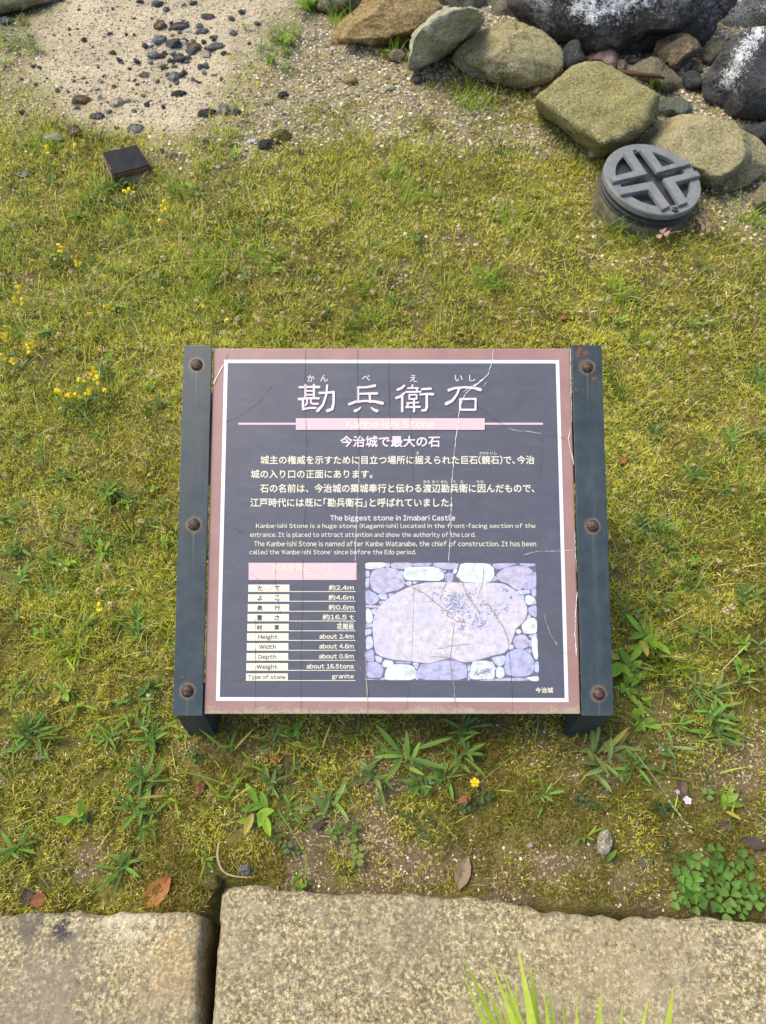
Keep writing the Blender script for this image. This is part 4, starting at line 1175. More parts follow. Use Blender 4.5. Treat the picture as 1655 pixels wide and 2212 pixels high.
SMALL = [(605, 12, 18, 'd'), (712, 232, 16, 'd'), (815, 255, 22, 'g'), (730, 268, 18, 'b'), (880, 318, 20, 'w'), (965, 234, 16, 'd'), (955, 345, 16, 'g'), (515, 262, 20, 'd'), (490, 232, 20, 'm'), (590, 268, 22, 'd'), (250, 395, 18, 'g'),
         (430, 425, 18, 'w'), (635, 455, 24, 'd'), (705, 465, 16, 'd'), (505, 555, 18, 'd'), (100, 490, 28, 'd'), (155, 368, 16, 'g'), (90, 345, 16, 'g'), (290, 395, 16, 'w'), (1075, 192, 16, 'd'), (1040, 57, 20, 'd'), (998, 85, 22, 'g'), (795, 24, 16, 'w'),
         (1145, 452, 18, 'w'), (145, 290, 14, 'd'), (172, 295, 16, 'd'), (360, 175, 20, 'b'), (475, 150, 16, 'd'), (545, 152, 12, 'd'), (578, 152, 12, 'd'), (340, 45, 10, 'd'), (485, 40, 12, 'd'), (700, 655, 18, 'd'), (885, 615, 24, 'g'), (1290, 660, 26, 'g'),
         (1010, 632, 16, 'd'), (610, 480, 12, 'w'), (655, 85, 12, 'd'), (850, 145, 14, 'g'), (1110, 108, 18, 'n'), (400, 205, 10, 'd'), (450, 330, 12, 'd'), (300, 130, 12, 'd'), (235, 155, 10, 'd'), (520, 90, 8, 'd'), (560, 300, 12, 'd'), (1000, 400, 12, 'w'), (860, 360, 12, 'd')]
KIND = {'d': ('small dark pebble lying loose on the pale sand', 'dark pebbles on the sand'), 'g': ('small grey pebble lying loose on the sand and gravel', 'grey pebbles on the sand'), 'w': ('small white pebble lying loose on the sand and gravel', 'white pebbles on the sand'),
        'b': ('small rusty brown pebble lying on the sand', 'brown pebbles on the sand'), 'm': ('tiny moss-covered pebble on the sand', None), 'n': ('small greenish pebble on the sand near the rusty boulder', None)}
proto = {}


def pebble(x, y, r, m, f=z1, zoff=0.25):
    """a pebble copied from one of its colour"""
    g = gpt(*f(x, y)); dep = (g - CP).dot(FW)
    rw = r * (.5013 if f is z1 else 1) / FPX * dep
    if m not in proto or random.random() < .15:
        V, F = ICO[3]; V = V.copy(); sd = len(proto) * 5 + random.randint(0, 999); rs = np.random.default_rng(sd)
        for _ in range(14):
            nn = rs.normal(size=3); nn /= np.linalg.norm(nn); cc = rs.uniform(.45, .8); V = V - np.outer(np.clip(V @ nn - cc, 0, None), nn)
        V = V * (1 + (noise3(V, 3, sd) - .5) * .25)[:, None] * np.array([1, .8, .55])
        o = link('pebble', np_mesh('pebble', V, F, None, True), PM[m]); proto[m] = o
    else:
        o = proto[m].copy(); COL.objects.link(o)
    o.location = g + Vector((0, 0, rw * zoff)); o.scale = (rw, rw, rw); o.rotation_euler = (random.uniform(-.3, .3), random.uniform(-.3, .3), random.uniform(0, 6.28))
    tag(o, KIND[m][0], 'pebble', KIND[m][1])
    return o


for x, y, r, m in SMALL: pebble(x, y, r, m)
rs = random.Random(31)
KIND['t'] = ('small tan pebble lying on the sand', 'tan pebbles on the sand')
for _ in range(46):
    pebble(rs.gauss(780, 85), rs.gauss(195, 75), rs.uniform(11, 27), rs.choice('ddggggwbtg'))
for _ in range(60):
    pebble(rs.uniform(60, 1150), rs.uniform(300, 640), rs.uniform(9, 20), rs.choice('dggwbttgtw'), zoff=.05)
rs = random.Random(5)
for _ in range(70):
    x, y = rs.uniform(120, 1150), rs.uniform(10, 560)
    g = gpt(*z1(x, y))
    if polysd(np.array([g.x]), np.array([g.y]), SAND)[0] < -.1: continue
    pebble(x, y, rs.uniform(5, 10), rs.choice('dggtwd'))


# ------------------------------------------------------------------ the round ground lamp
LC = z2(1168, 768)
LN = Vector((.10, -.20, 1)).normalized()
gL = gpt(z2(1150, 800)[0], z2(1150, 800)[1])
lp = empty('ground_lamp', gL)
# lid centre: along the ray through its middle, 0.13 m above the ground there
dL = ray(*LC); tL = (CAM_H - (gL.z + .10)) / -dL.z; LCW = CP + dL * tL
LR = .5 * 215 / FPX * (LCW - CP).dot(FW)
lx_ = LN.orthogonal().normalized(); lx_ = (Vector((1, 0, 0)) - LN * LN.x).normalized(); ly_ = LN.cross(lx_)
LM = Matrix((lx_, ly_, LN)).transposed().to_4x4(); LM.translation = LCW
lp.matrix_world = LM
tag(lp, 'round grey ground floodlight with four chevron bars on its lid, by the boulders', 'floodlight')


def k4z(x, y, up=0.0):
    """zoom of the lamp -> lid plane"""
    d = ray((1450 + x * .28097) / 1.1571, (330 + y * .28097) / 1.1571)
    p0 = LCW + LN * up
    t = (p0 - CP).dot(LN) / d.dot(LN); p = CP + d * t - p0
    return (p.dot(lx_), p.dot(ly_))


q = NT('lamp_grey'); n = q.noise(30, 5, .7); n2 = q.noise(200, 3)
m_lgrey = q.fin(q.ramp(n, [(.3, (.115, .117, .112)), (.55, (.165, .167, .16)), (.75, (.20, .198, .182))]), .5, q.bump(n2, .06, .001), .45)
m_ldark = mat_plain('lamp_dark_metal', (.035, .038, .038), .5, .3, 60, .5)
q = NT('lamp_concrete'); n = q.noise(22, 5, .7); n2 = q.noise(160, 4, .7)
c = q.ramp(n, [(.3, (.05, .046, .028)), (.55, (.12, .108, .066)), (.75, (.22, .195, .125))])
m_lconc = q.fin(c, .9, q.bump(n2, .3, .004), .3)
q = NT('lamp_glass'); n = q.noise(26, 5, .7); n2 = q.noise(150, 4, .7)
c = q.ramp(n, [(.4, (.006, .010, .011)), (.60, (.014, .017, .015)), (.68, (.14, .11, .065)), (.8, (.28, .23, .15))])
m_lglass = q.fin(c, q.ramp(n, [(.45, .35), (.6, .85)]), q.bump(n2, .1, .002), .15)
bm = bmesh.new(); add_lathe(bm, [(LR * .985, -.020), (LR * 1.0, -.020), (LR, -.004), (LR * .985, 0), (LR * .775, 0), (LR * .765, -.004), (LR * .765, -.016), (LR * .9, -.018), (LR * .9, -.020), (LR * .985, -.020)], 72, None, False)
link('lid_ring', bm_mesh(bm, 'lid_ring'), m_lgrey, lp)
bm = bmesh.new(); add_lathe(bm, [(LR * .70, -.02), (LR * .86, -.0195), (LR * .86, -.03), (.02, -.03), (.02, -.0295), (LR * .70, -.029)], 60, None, False)
add_lathe(bm, [(LR * .70, -.0285), (LR * .70, -.0186), (LR * .762, -.0186), (LR * .762, -.0285)], 60, None, False)
link('inner_ring', bm_mesh(bm, 'inner_ring'), m_ldark, lp)
bm = bmesh.new(); add_lathe(bm, [(LR * .695, -.028), (LR * .695, -.0215), (.001, -.0205)], 48, None, False)
link('glass', bm_mesh(bm, 'glass', True), m_lglass, lp)
LUP = .012
for pts in ([(385, 180), (460, 162), (603, 372), (298, 442), (268, 398), (492, 340)], [(530, 148), (612, 135), (735, 306), (962, 238), (990, 282), (690, 360)],
            [(345, 490), (648, 435), (805, 655), (735, 688), (610, 510), (372, 555)], [(740, 410), (1040, 340), (1075, 385), (850, 445), (965, 620), (885, 650)]):
    bm = bmesh.new(); extrude_poly(bm, [k4z(x, y, LUP) for x, y in pts], -.001, LUP, .0015)
    link('chevron_bar', bm_mesh(bm, 'chevron_bar'), m_lgrey, lp)
for x, y in ((487, 180), (845, 688)):
    bm = bmesh.new(); u, v = k4z(x, y, .004)
    add_lathe(bm, [(.010, 0.0), (.010, .006), (.008, .008), (.004, .008), (.004, .003), (.0005, .003)], 14, Matrix.Translation((u, v, .0005)))
    link('bolt', bm_mesh(bm, 'bolt'), m_ldark, lp)
bm = bmesh.new(); add_lathe(bm, [(LR * .93, -.0205), (LR * .94, -.033), (LR * 1.005, -.036), (LR * 1.005, -.041), (LR * .97, -.043), (LR * .97, -.05), (LR * 1.0, -.052), (LR * 1.0, -.056), (LR * .95, -.056)], 72, None, True)
link('collar', bm_mesh(bm, 'collar'), m_ldark, lp)
# the footing goes plumb into the ground: sheared ring
bm = bmesh.new(); n_ = 72; rings = []
inv = LM.inverted()
for k, (r_, off) in enumerate(((.985, -.0565), (.985, -.06), (1.0, -.07), (1.05, -.28))):
    ring = []
    for i in range(n_):
        a = 2 * math.pi * i / n_
        base = LM @ Vector((LR * r_ * math.cos(a), LR * r_ * math.sin(a), -.0565))
        base.z += off + .0565
        ring.append(bm.verts.new(inv @ base))
    rings.append(ring)
for a, b in zip(rings, rings[1:]):
    for i in range(n_): bm.faces.new((a[i], a[(i + 1) % n_], b[(i + 1) % n_], b[i]))
bm.faces.new(rings[0][::-1]); bm.faces.new(rings[-1])
link('footing', bm_mesh(bm, 'footing', False), m_lconc, lp)

# ------------------------------------------------------------------ the small black slab
cr = [z1(438, 655), z1(590, 620), z1(650, 712), z1(480, 757)]
gS = gpt(275, 372)
SZ = gS.z + .055
sN = Vector((.05, -.22, 1)).normalized()
ctr = CP + ray(271, 343) * ((CAM_H - SZ) / -ray(271, 343).z)


def on_slab(px, py, off=0.0):
    d = ray(px, py); t = (ctr - CP).dot(sN) / d.dot(sN); return CP + d * t + sN * off


sq = [on_slab(*p) for p in cr]
slab = empty('black_slab', gS)
tag(slab, 'small tilted black square slab with rusty edge on a footing, at the edge of the sand', 'slab')
m_sblk = mat_plain('slab_black', (.011, .0115, .012), .6, .5, 30, .12); m_srust = mat_plain('slab_rust', (.11, .05, .028), .8, .4, 90); m_sconc = mat_plain('slab_concrete', (.20, .18, .12), .9, .4, 60, .3, .3)


def prism(name, top, depth, mat, grow=1.0, plumb=False, bevel=.002):
    c = sum(top, Vector()) / 4
    tp = [c + (p - c) * grow for p in top]
    dn = Vector((0, 0, -1)) if plumb else -sN
    bm = bmesh.new()
    a = [bm.verts.new(p - gS) for p in tp]; b = [bm.verts.new(p - gS + dn * depth) for p in tp]
    bm.faces.new(a); bm.faces.new(b[::-1])
    for i in range(4): bm.faces.new((a[i], a[(i + 1) % 4], b[(i + 1) % 4], b[i]))
    bmesh.ops.recalc_face_normals(bm, faces=bm.faces[:])
    bmesh.ops.bevel(bm, geom=bm.edges[:], offset=bevel, segments=2, affect='EDGES')
    return link(name, bm_mesh(bm, name), mat, slab)


prism('glass_top', sq, .003, m_sblk, .95, bevel=.001)
prism('rusty_frame', [p - sN * .0032 for p in sq], .022, m_srust)
prism('footing', [p - sN * .0255 for p in sq], .14, m_sconc, 1.03, True, .004)

# ------------------------------------------------------------------ plants: shared leaf builders
m_moss = mat_leaf('moss_strands', .8, .5, .06)
m_grass = mat_leaf('grass_blades', .6, .5, .12)
m_weed = mat_leaf('weed_leaves', .5, .4, .2)
m_flower = mat_leaf('petals', .6, .3, .2)


def ribbons(base, ang, length, width, lean, curl, segs, col, tip=None, taper=1.3, twist=None, belly=0.0):
    """curved strips; base (n,3), lean from the vertical at the root, curl added along it"""
    n = len(base)
    t = np.linspace(0, 1, segs + 1)
    ph = lean[:, None] + curl[:, None] * t[None]
    step = (length / segs)[:, None]
    phm = (ph[:, 1:] + ph[:, :-1]) / 2
    hx = np.concatenate([np.zeros((n, 1)), np.cumsum(np.sin(phm) * step, 1)], 1)
    hz = np.concatenate([np.zeros((n, 1)), np.cumsum(np.cos(phm) * step, 1)], 1)
    ca, sa = np.cos(ang)[:, None], np.sin(ang)[:, None]
    cx = base[:, 0:1] + hx * ca; cy = base[:, 1:2] + hx * sa; cz = base[:, 2:3] + hz
    if belly: prof = np.sin(np.pi * np.clip(t * .93 + .05, 0, 1)) ** .8
    else: prof = np.clip(1 - t ** (taper * 1.6), .06, 1)
    wv = width[:, None] * prof[None] * .5
    tw = np.zeros(n) if twist is None else twist
    sx, sy, sz = -np.sin(ang) * np.cos(tw), np.cos(ang) * np.cos(tw), np.sin(tw)
    L = np.stack([cx + sx[:, None] * wv, cy + sy[:, None] * wv, cz + sz[:, None] * wv], -1)
    Rr = np.stack([cx - sx[:, None] * wv, cy - sy[:, None] * wv, cz - sz[:, None] * wv], -1)
    V = np.stack([L, Rr], 2).reshape(n, -1, 3)
    k = (segs + 1) * 2
    i = np.arange(segs) * 2
    f = np.stack([i, i + 1, i + 3, i + 2], -1)
    F = (np.arange(n)[:, None, None] * k + f[None]).reshape(-1, 4)
    C = np.repeat(col[:, None], k, 1)
    if tip is not None:
        tt = np.repeat(t, 2)[None, :, None] ** 1.5
        C = C * (1 - tt) + tip[:, None] * tt
    return V.reshape(-1, 3), F, C.reshape(-1, 3)


def join(parts):
    V, F, C = [], [], []; o = 0
    for v, f, c in parts:
        V.append(v); F.append(f + o); C.append(c); o += len(v)
    return np.concatenate(V), np.concatenate(F), np.concatenate(C)


def pal(n, cols, wts, var=.18, r=rng):
    cols = np.array(cols); idx = r.choice(len(cols), n, p=np.array(wts) / sum(wts))
    return cols[idx] * (1 + r.normal(size=(n, 1)) * var).clip(.5, 1.6)


BOARD_BOX = None


def scatter(n, x0, x1, y0, y1):
    return rng.uniform(x0, x1, n), rng.uniform(y0, y1, n)


def inview(x, y, m=.12):
    z = hgt(x, y)
    d = y * FW.y + (z - CAM_H) * FW.z; u = y * UP.y + (z - CAM_H) * UP.z
    px = x / d * FPX; py = u / d * FPX
    return (np.abs(px) < 827 * (1 + m) + 90) & (np.abs(py) < 1106 * (1 + m) + 90)


def kerb_free(x, y):
    return y > np.where(x > -.31, .215 - .05 * np.clip(x + .3, 0, 1.2), .16)


# ------------------------------------------------------------------ moss
def moss():
    out = []
    for (n, y0, y1, xw, L, Wd) in ((210000, .06, .80, .95, .0092, .0017), (130000, .75, 1.7, 1.35, .013, .0020), (150000, 1.6, 3.3, 2.3, .016, .0026)):
        x, y = scatter(n, -xw, xw, y0, y1)
        k = inview(x, y) & kerb_free(x, y + .0)
        x, y = x[k], y[k]
        sa, gr, so_ = masks(x, y)
        dens = (1 - sa) * (1 - .80 * gr) * (1 - .85 * so_)
        clump = fbm(x * 38, y * 38, 91, 2)
        dens = dens * smooth(.30, .62, clump + .10 + .10 * smooth(.5, 1.0, y))
        k = rng.random(len(x)) < dens
        x, y, clump = x[k], y[k], clump[k]
        m = len(x)
        base = np.stack([x, y, hgt(x, y) - .002 + (clump - .35).clip(0) * (.035 - .014 * smooth(.5, 1.0, y))], -1)
        big = fbm(x * 3.2, y * 3.2, 55)
        yel = pal(m, [(.68, .63, .075), (.57, .57, .055), (.78, .70, .20), (.40, .46, .045), (.86, .74, .48)], [4, 4, 2.6, 2.5, 1.8])
        grn = pal(m, [(.22, .19, .03), (.13, .135, .02), (.31, .26, .05), (.50, .40, .15), (.27, .18, .07)], [3, 3, 3, 1.6, 1.4])
        far = smooth(.5, 1.0, y)
        mixf = (smooth(.36, .58, big) * (1 - .5 * far) + (1 - far) * .55).clip(0, 1)
        pick = (rng.random(m) < mixf)[:, None]
        col = np.where(pick, grn, yel)
        L_ = L * rng.uniform(.6, 1.5, m); 
        out.append(ribbons(base, rng.uniform(0, 6.28, m), L_, Wd * rng.uniform(.6, 1.4, m), rng.uniform(.2, 1.0, m), rng.uniform(.2, 1.6, m), 3, col, col * 1.12, 1.2, rng.uniform(-.6, .6, m)))
    V, F, C = join(out)
    print('moss strands verts', len(V))
    o = link('moss', np_mesh('moss', V, F, C), m_moss)
    tag(o, 'yellow-green moss carpeting the ground around the board', 'moss', None, 'stuff')


moss()


# ------------------------------------------------------------------ grass
def grass():
    out = []

    def layer(n, y0, y1, xw, L, Wd, fn, cols, wts, lean=(.1, .9), curl=(.2, 1.3)):
        x, y = scatter(n, -xw, xw, y0, y1)
        k = inview(x, y) & kerb_free(x, y)
        x, y = x[k], y[k]
        k = rng.random(len(x)) < fn(x, y)
        x, y = x[k], y[k]
        m = len(x)
        base = np.stack([x, y, hgt(x, y)], -1)
        col = pal(m, cols, wts, .2)
        out.append(ribbons(base, rng.uniform(0, 6.28, m), rng.uniform(*L, m), rng.uniform(*Wd, m), rng.uniform(*lean, m), rng.uniform(*curl, m), 5, col, col * np.array([1.25, 1.15, 1.0]), 1.3, rng.uniform(-.4, .4, m)))
    G = [(.14, .24, .025), (.25, .36, .035), (.38, .44, .06), (.54, .49, .14), (.085, .16, .03)]

    def lawn(x, y):
        sa, gr, so_ = masks(x, y)
        t = smooth(.40, .66, fbm(x * 5, y * 5, 13)) * .8 + .2
        left = smooth(.6, -.6, x) * .55 + .45
        under = 1 - .9 * ((np.abs(x) < .37) & (y > .5) & (y < 1.02))
        return (1 - sa) * (1 - .86 * gr) * (1 - .6 * so_) * t * left * under
    layer(9000, .85, 2.0, 1.6, (.025, .075), (.0018, .0040), lawn, G, [3, 4, 3, 2, 1.5])
    layer(12000, 1.6, 3.0, 2.2, (.025, .075), (.0022, .0045), lawn, G, [2.5, 4, 3.5, 2.5, 1])
    layer(6500, .30, 1.1, 1.0, (.02, .065), (.0018, .0035), lawn, G, [3, 4, 2, 1, 2])
    # tufts
    tx, ty = scatter(330, -2.0, 2.0, .55, 2.7)
    k = inview(tx, ty, 0.05) & (rng.random(330) < lawn(tx, ty) * 1.3)
    tx, ty = tx[k], ty[k]
    for x0, y0 in zip(tx, ty):
        m = int(rng.integers(12, 34)); r_ = rng.uniform(.008, .03)
        x = x0 + rng.normal(size=m) * r_; y = y0 + rng.normal(size=m) * r_
        base = np.stack([x, y, hgt(x, y)], -1)
        g0 = pal(1, G, [3, 4, 3, .6, 2])
        col = np.repeat(g0, m, 0) * rng.uniform(.75, 1.3, (m, 1))
        out.append(ribbons(base, np.arctan2(y - y0, x - x0) + rng.normal(size=m) * .7, rng.uniform(.03, .09, m), rng.uniform(.0022, .0048, m), rng.uniform(.1, .8, m), rng.uniform(.3, 1.3, m), 5, col, col * np.array([1.2, 1.1, 1.0]), 1.3, rng.uniform(-.3, .3, m)))
    # thin pale straws and seed stalks
    layer(11000, .6, 2.9, 1.9, (.035, .11), (.0010, .0019), lawn, [(.62, .60, .20), (.52, .58, .13), (.78, .68, .42)], [3, 3, 2], (.1, .8), (.2, 1.2))
    layer(15000, .55, 1.7, 1.45, (.014, .045), (.0009, .0017), lawn, [(.44, .50, .08), (.32, .43, .05), (.64, .58, .22), (.20, .32, .035), (.76, .65, .42)], [3, 3, 2.2, 2, 1.5], (.2, 1.3), (.1, 1.2))
    layer(20000, 1.6, 3.1, 2.3, (.018, .055), (.0012, .0022), lawn, [(.48, .54, .08), (.36, .47, .055), (.66, .60, .24), (.24, .36, .035), (.78, .68, .46)], [3, 3, 2.4, 2, 1.6], (.2, 1.2), (.1, 1.2))
    layer(5000, .1, .6, .95, (.012, .040), (.0008, .0014), lawn, [(.34, .34, .07), (.50, .42, .18), (.20, .26, .035), (.62, .50, .32)], [3, 2, 3, 1.5], (.5, 1.5), (.0, .9))
    V, F, C = join(out)
    o = link('grass', np_mesh('grass', V, F, C), m_grass)
    tag(o, 'fine green grass growing thinly through the moss', 'grass', None, 'stuff')


grass()


# ------------------------------------------------------------------ gravel
def gravel():
    V0, F0 = ICO[2]
    V1 = np.array([(1, 0, 0), (-1, 0, 0), (0, 1, 0), (0, -1, 0), (0, 0, 1), (0, 0, -1)], float)
    b = bmesh.new(); bmesh.ops.create_icosphere(b, subdivisions=1, radius=1); Vb = np.array([v.co[:] for v in b.verts]); Fb = np.array([[v.index for v in f.verts] for f in b.faces]); b.free()
    Vs, Cs, Fs = [], [], []; o = 0
    pts = []
    for (n, y0, y1, xw, s0, s1) in ((120000, 1.9, 4.3, 2.7, .0026, .0088), (26000, .1, .75, .95, .0010, .0034), (5000, .75, 2.0, 1.6, .0018, .0040)):
        x, y = scatter(n, -xw, xw, y0, y1)
        k = inview(x, y) & kerb_free(x, y + .01)
        x, y = x[k], y[k]
        sa, gr, so_ = masks(x, y)
        dens = ((.6 + .8 * fbm(x * 3, y * 3, 23)) * sa + .9 * gr + (.65 if y0 < .2 else .3) * so_ + (.03 if y0 < .2 else .012)) * (.45 + fbm(x * 12, y * 12, 19))
        k = rng.random(len(x)) < dens
        x, y, sa = x[k], y[k], sa[k]
        s = s0 + (s1 - s0) * rng.random(len(x)) ** 2.2
        if y0 > 1.5: s = s * (1 - .35 * sa)
        pts.append((x, y, s))
    x = np.concatenate([p[0] for p in pts]); y = np.concatenate([p[1] for p in pts]); s = np.concatenate([p[2] for p in pts])
    n = len(x)
    col = pal(n, [(.52, .45, .32), (.41, .345, .23), (.64, .59, .48), (.25, .21, .15), (.11, .108, .105), (.44, .365, .28)], [4, 4, 2.2, 2.2, 1.3, 1.5], .15)
    th = rng.uniform(0, 6.28, n)
    P = Vb[None] * (1 + rng.uniform(-.25, .25, (n, len(Vb), 1))) * np.stack([np.ones(n), rng.uniform(.6, 1, n), rng.uniform(.45, .8, n)], -1)[:, None]
    c, s_ = np.cos(th)[:, None], np.sin(th)[:, None]
    X = P[..., 0] * c - P[..., 1] * s_; Y = P[..., 0] * s_ + P[..., 1] * c
    W = np.stack([X, Y, P[..., 2]], -1) * s[:, None, None] + np.stack([x, y, hgt(x, y) + s * .25], -1)[:, None]
    F = (np.arange(n)[:, None, None] * len(Vb) + Fb[None]).reshape(-1, 3)
    C = np.repeat(col[:, None], len(Vb), 1).reshape(-1, 3)
    q = NT('gravel_grains'); a = q.attr('tint').outputs['Color']; nn = q.noise(300, 3)
    cc = q.mix(q.ramp(nn, [(.35, .45), (.6, 0.0)]), a, (.5, .45, .4), 'MULTIPLY')
    ob = link('gravel', np_mesh('gravel', W.reshape(-1, 3), F, C, False), q.fin(cc, .9, None, .2))
    tag(ob, 'cream coloured gravel strewn over the sand and bare soil', 'gravel', None, 'stuff')
    print('gravel', n)


gravel()


# ------------------------------------------------------------------ weeds
def weed_mesh(kind, seed):
    r = np.random.default_rng(seed)
    parts = []
    if kind == 'narrow':
        n = int(r.integers(9, 16)); col = np.array([(.13, .23, .045)]) * r.uniform(.8, 1.3); L = (.018, .055); Wd = (.0040, .0068); lean = (.55, 1.4); curl = (0, .8)
    elif kind == 'broad':
        n = int(r.integers(6, 10)); col = np.array([(.17, .29, .035)]) * r.uniform(.9, 1.2); L = (.016, .036); Wd = (.007, .012); lean = (.7, 1.4); curl = (0, .5)
    elif kind == 'dusty':
        n = int(r.integers(8, 14)); col = np.array([(.17, .25, .075)]) * r.uniform(.85, 1.2); L = (.018, .050); Wd = (.0042, .0070); lean = (.6, 1.35); curl = (.1, .7)
    else:
        n = int(r.integers(5, 9)); col = np.array([(.15, .26, .03)]) * r.uniform(.8, 1.25); L = (.02, .06); Wd = (.0030, .0052); lean = (.3, 1.3); curl = (.2, 1.0)
    a = np.arange(n) * 2.399 + r.normal(size=n) * .55
    base = np.zeros((n, 3)); base[:, 2] = r.uniform(0, .008, n); base[:, :2] = r.normal(size=(n, 2)) * .006
    c = np.repeat(col, n, 0) * r.uniform(.7, 1.4, (n, 1)) * r.uniform(.9, 1.12, (n, 3))
    c = np.where(r.random((n, 1)) < .05, np.array([[.42, .36, .08]]), c)
    ln = r.uniform(*L, n); wd = r.uniform(*Wd, n); le = r.uniform(*lean, n); cu = r.uniform(*curl, n)
    # two halves make a keeled leaf
    for sgn in (1, -1):
        v, f, cc = ribbons(base, a, ln, wd, le, cu, 7, c * (1.0 if sgn > 0 else .88), c * np.array([1.15, 1.1, .9]), 1.3, None, 1.0)
        v = v.reshape(n, 8, 2, 3)
        mid = v.mean(2)
        edge = v[:, :, 0 if sgn > 0 else 1].copy(); edge[..., 2] += np.repeat(wd[:, None], 8, 1) * .16 * np.sin(np.pi * np.linspace(.05, .98, 8))[None]
        vv = np.stack([mid, edge], 2)
        parts.append((vv.reshape(-1, 3), f, cc))
    V, F, C = join(parts)
    return np_mesh('weed', V, F, C, True)


WEEDS = {k: [link('weed', weed_mesh(k, 11 * i + j), m_weed) for j in range(4)] for i, k in enumerate(('narrow', 'broad', 'dusty', 'blade'))}
PROTO_W = [o for v in WEEDS.values() for o in v]


def weed(kind, px, py, sc_, label, group=None, j=None):
    src = WEEDS[kind][random.randrange(4) if j is None else j]
    o = src.copy(); COL.objects.link(o); o.name = 'weed'
    g = gpt(px, py)
    sc_ *= 1.16 if group is None else .92
    o.location = g + Vector((0, 0, .007)); o.scale = (sc_,) * 3; o.rotation_euler = (random.uniform(-.15, .15), random.uniform(-.15, .15), random.uniform(0, 6.28))
    return tag(o, label, 'weed', group)


# in front of the board (1655-wide picture)
FRONT = [('broad', 165, 1775, 1.55, 'bright green five-leaved weed alone in the moss at left'), ('narrow', 320, 1690, 1.25, 'upper rosette of the narrow-leaved clump at left below the board'), ('narrow', 300, 1745, 1.2, 'lower left rosette of the narrow-leaved clump'),
         ('blade', 370, 1735, 1.1, 'upright leafy shoots at the right of the narrow-leaved clump'), ('narrow', 270, 1882, 1.15, 'small narrow-leaved rosette above the orange leaf'), ('broad', 563, 1755, 1.45, 'bright green broad-leaved weed left of centre below the board'),
         ('dusty', 705, 1740, 1.5, 'large star-shaped rosette in the middle below the board'), ('dusty', 800, 1690, 1.3, 'grey-green rosette right of the large star-shaped one'), ('narrow', 870, 1640, 1.7, 'big dark rosette with long leaves under the board, centre'),
         ('narrow', 905, 1690, 1.2, 'dark rosette just below the biggest one'), ('blade', 500, 1720, 1.1, 'upright pointed weed between the two broad clumps'), ('narrow', 1000, 1640, 1.25, 'rosette under the board right of centre'),
         ('narrow', 960, 1690, 1.0, 'small rosette left of the yellow buttercup'), ('dusty', 1290, 1655, 1.55, 'rosette at the foot of the right post'), ('narrow', 1360, 1660, 1.1, 'low rosette between the right post and the bare soil'),
         ('dusty', 1350, 1620, 1.1, 'pale hairy rosette right of the right post'), ('narrow', 1540, 1590, 1.45, 'rosette at the right edge level with the foot of the board'), ('narrow', 1530, 1540, 1.1, 'upper rosette at the right edge of the lawn'),
         ('narrow', 1175, 1720, .8, 'small upright weed right of the buttercup'), ('dusty', 1440, 1625, 1.0, 'thin rosette right of the right post on bare soil'), ('narrow', 325, 1600, 1.1, 'leafy weed against the outside of the left post'),
         ('blade', 500, 1620, 1.2, 'pointed green shoots at the foot of the left post'), ('blade', 540, 1650, 1.0, 'spreading shoots right of the left post'), ('blade', 690, 1620, 1.1, 'thin shoots under the middle of the board'), ('blade', 760, 1590, 1.0, 'thin shoots under the board near its centre'),
         ('broad', 640, 1580, .9, 'small broad-leaved weed directly under the board edge'), ('broad', 1380, 1570, 1.2, 'broad-leaved weed beside the right post'), ('narrow', 1000, 1580, 1.1, 'weed half hidden under the lower board edge'),
         ('blade', 245, 1590, 1.1, 'leafy shoots left of the left post'), ('narrow', 75, 1600, 1.2, 'rosette at the left edge beside the board foot'), ('narrow', 40, 1830, 1.0, 'small rosette at the lower left edge'), ('blade', 330, 1800, 1.0, 'loose shoots below the narrow-leaved clump'),
         ('broad', 645, 1905, .8, 'small round-leaved weed at the edge of the kerb stone'), ('blade', 445, 1860, .8, 'single green shoot near the curved straw'), ('blade', 1265, 1800, .8, 'thin shoot in the middle of the bare soil at right'), ('broad', 1565, 1740, 1.0, 'bright weed on the bare soil near the clovers'),
         ('broad', 1380, 1385, 1.6, 'large round-leaved weed right of the board'), ('broad', 1350, 1440, 1.5, 'round-leaved weed against the right rail'), ('broad', 1345, 1490, 1.3, 'round-leaved weed low on the right rail'), ('blade', 1420, 1420, 1.2, 'trailing shoots right of the board'),
         ('dusty', 590, 1690, 1.0, 'dusty rosette between the broad-leaved weed and the star'), ('narrow', 620, 1760, .9, 'little rosette right of the broad-leaved weed'), ('broad', 1300, 1850, .8, 'faint low weed by the kerb at right')]
for k, x, y, s, lab in FRONT: weed(k, x + random.uniform(-6, 6), y + random.uniform(-6, 6), s * random.uniform(.85, 1.0), lab)
rs = random.Random(12)
n_w = 0
for _ in range(900):
    px, py = rs.uniform(0, 1655), rs.uniform(340, 1600)
    if 360 < px < 1335 and 690 < py < 1560: continue
    if (1280 < px < 1540 and 300 < py < 510) or (210 < px < 335 and 300 < py < 400): continue
    g = gpt(px, py)
    f = float(fbm(g.x * 4, g.y * 4, 13))
    left = 1.0 if px < 700 else .4
    if py < 1000 and rs.random() > left * (.2 + f): continue
    if py >= 1000 and rs.random() > (.85 if px < 360 else .45): continue
    k = rs.choice(['narrow', 'narrow', 'blade', 'blade', 'dusty', 'broad'])
    lab, grp = (('small green weed in the moss to the left of the board', 'weeds left of the board') if px < 400 and py > 740 else ('small green weed in the moss to the right of the board', 'weeds right of the board') if px > 1290 and py > 740 else
                ('small green weed in the lawn behind the board', 'weeds behind the board'))
    weed(k, px, py, rs.uniform(.7, 1.25), lab, grp); n_w += 1
    if n_w >= 230: break
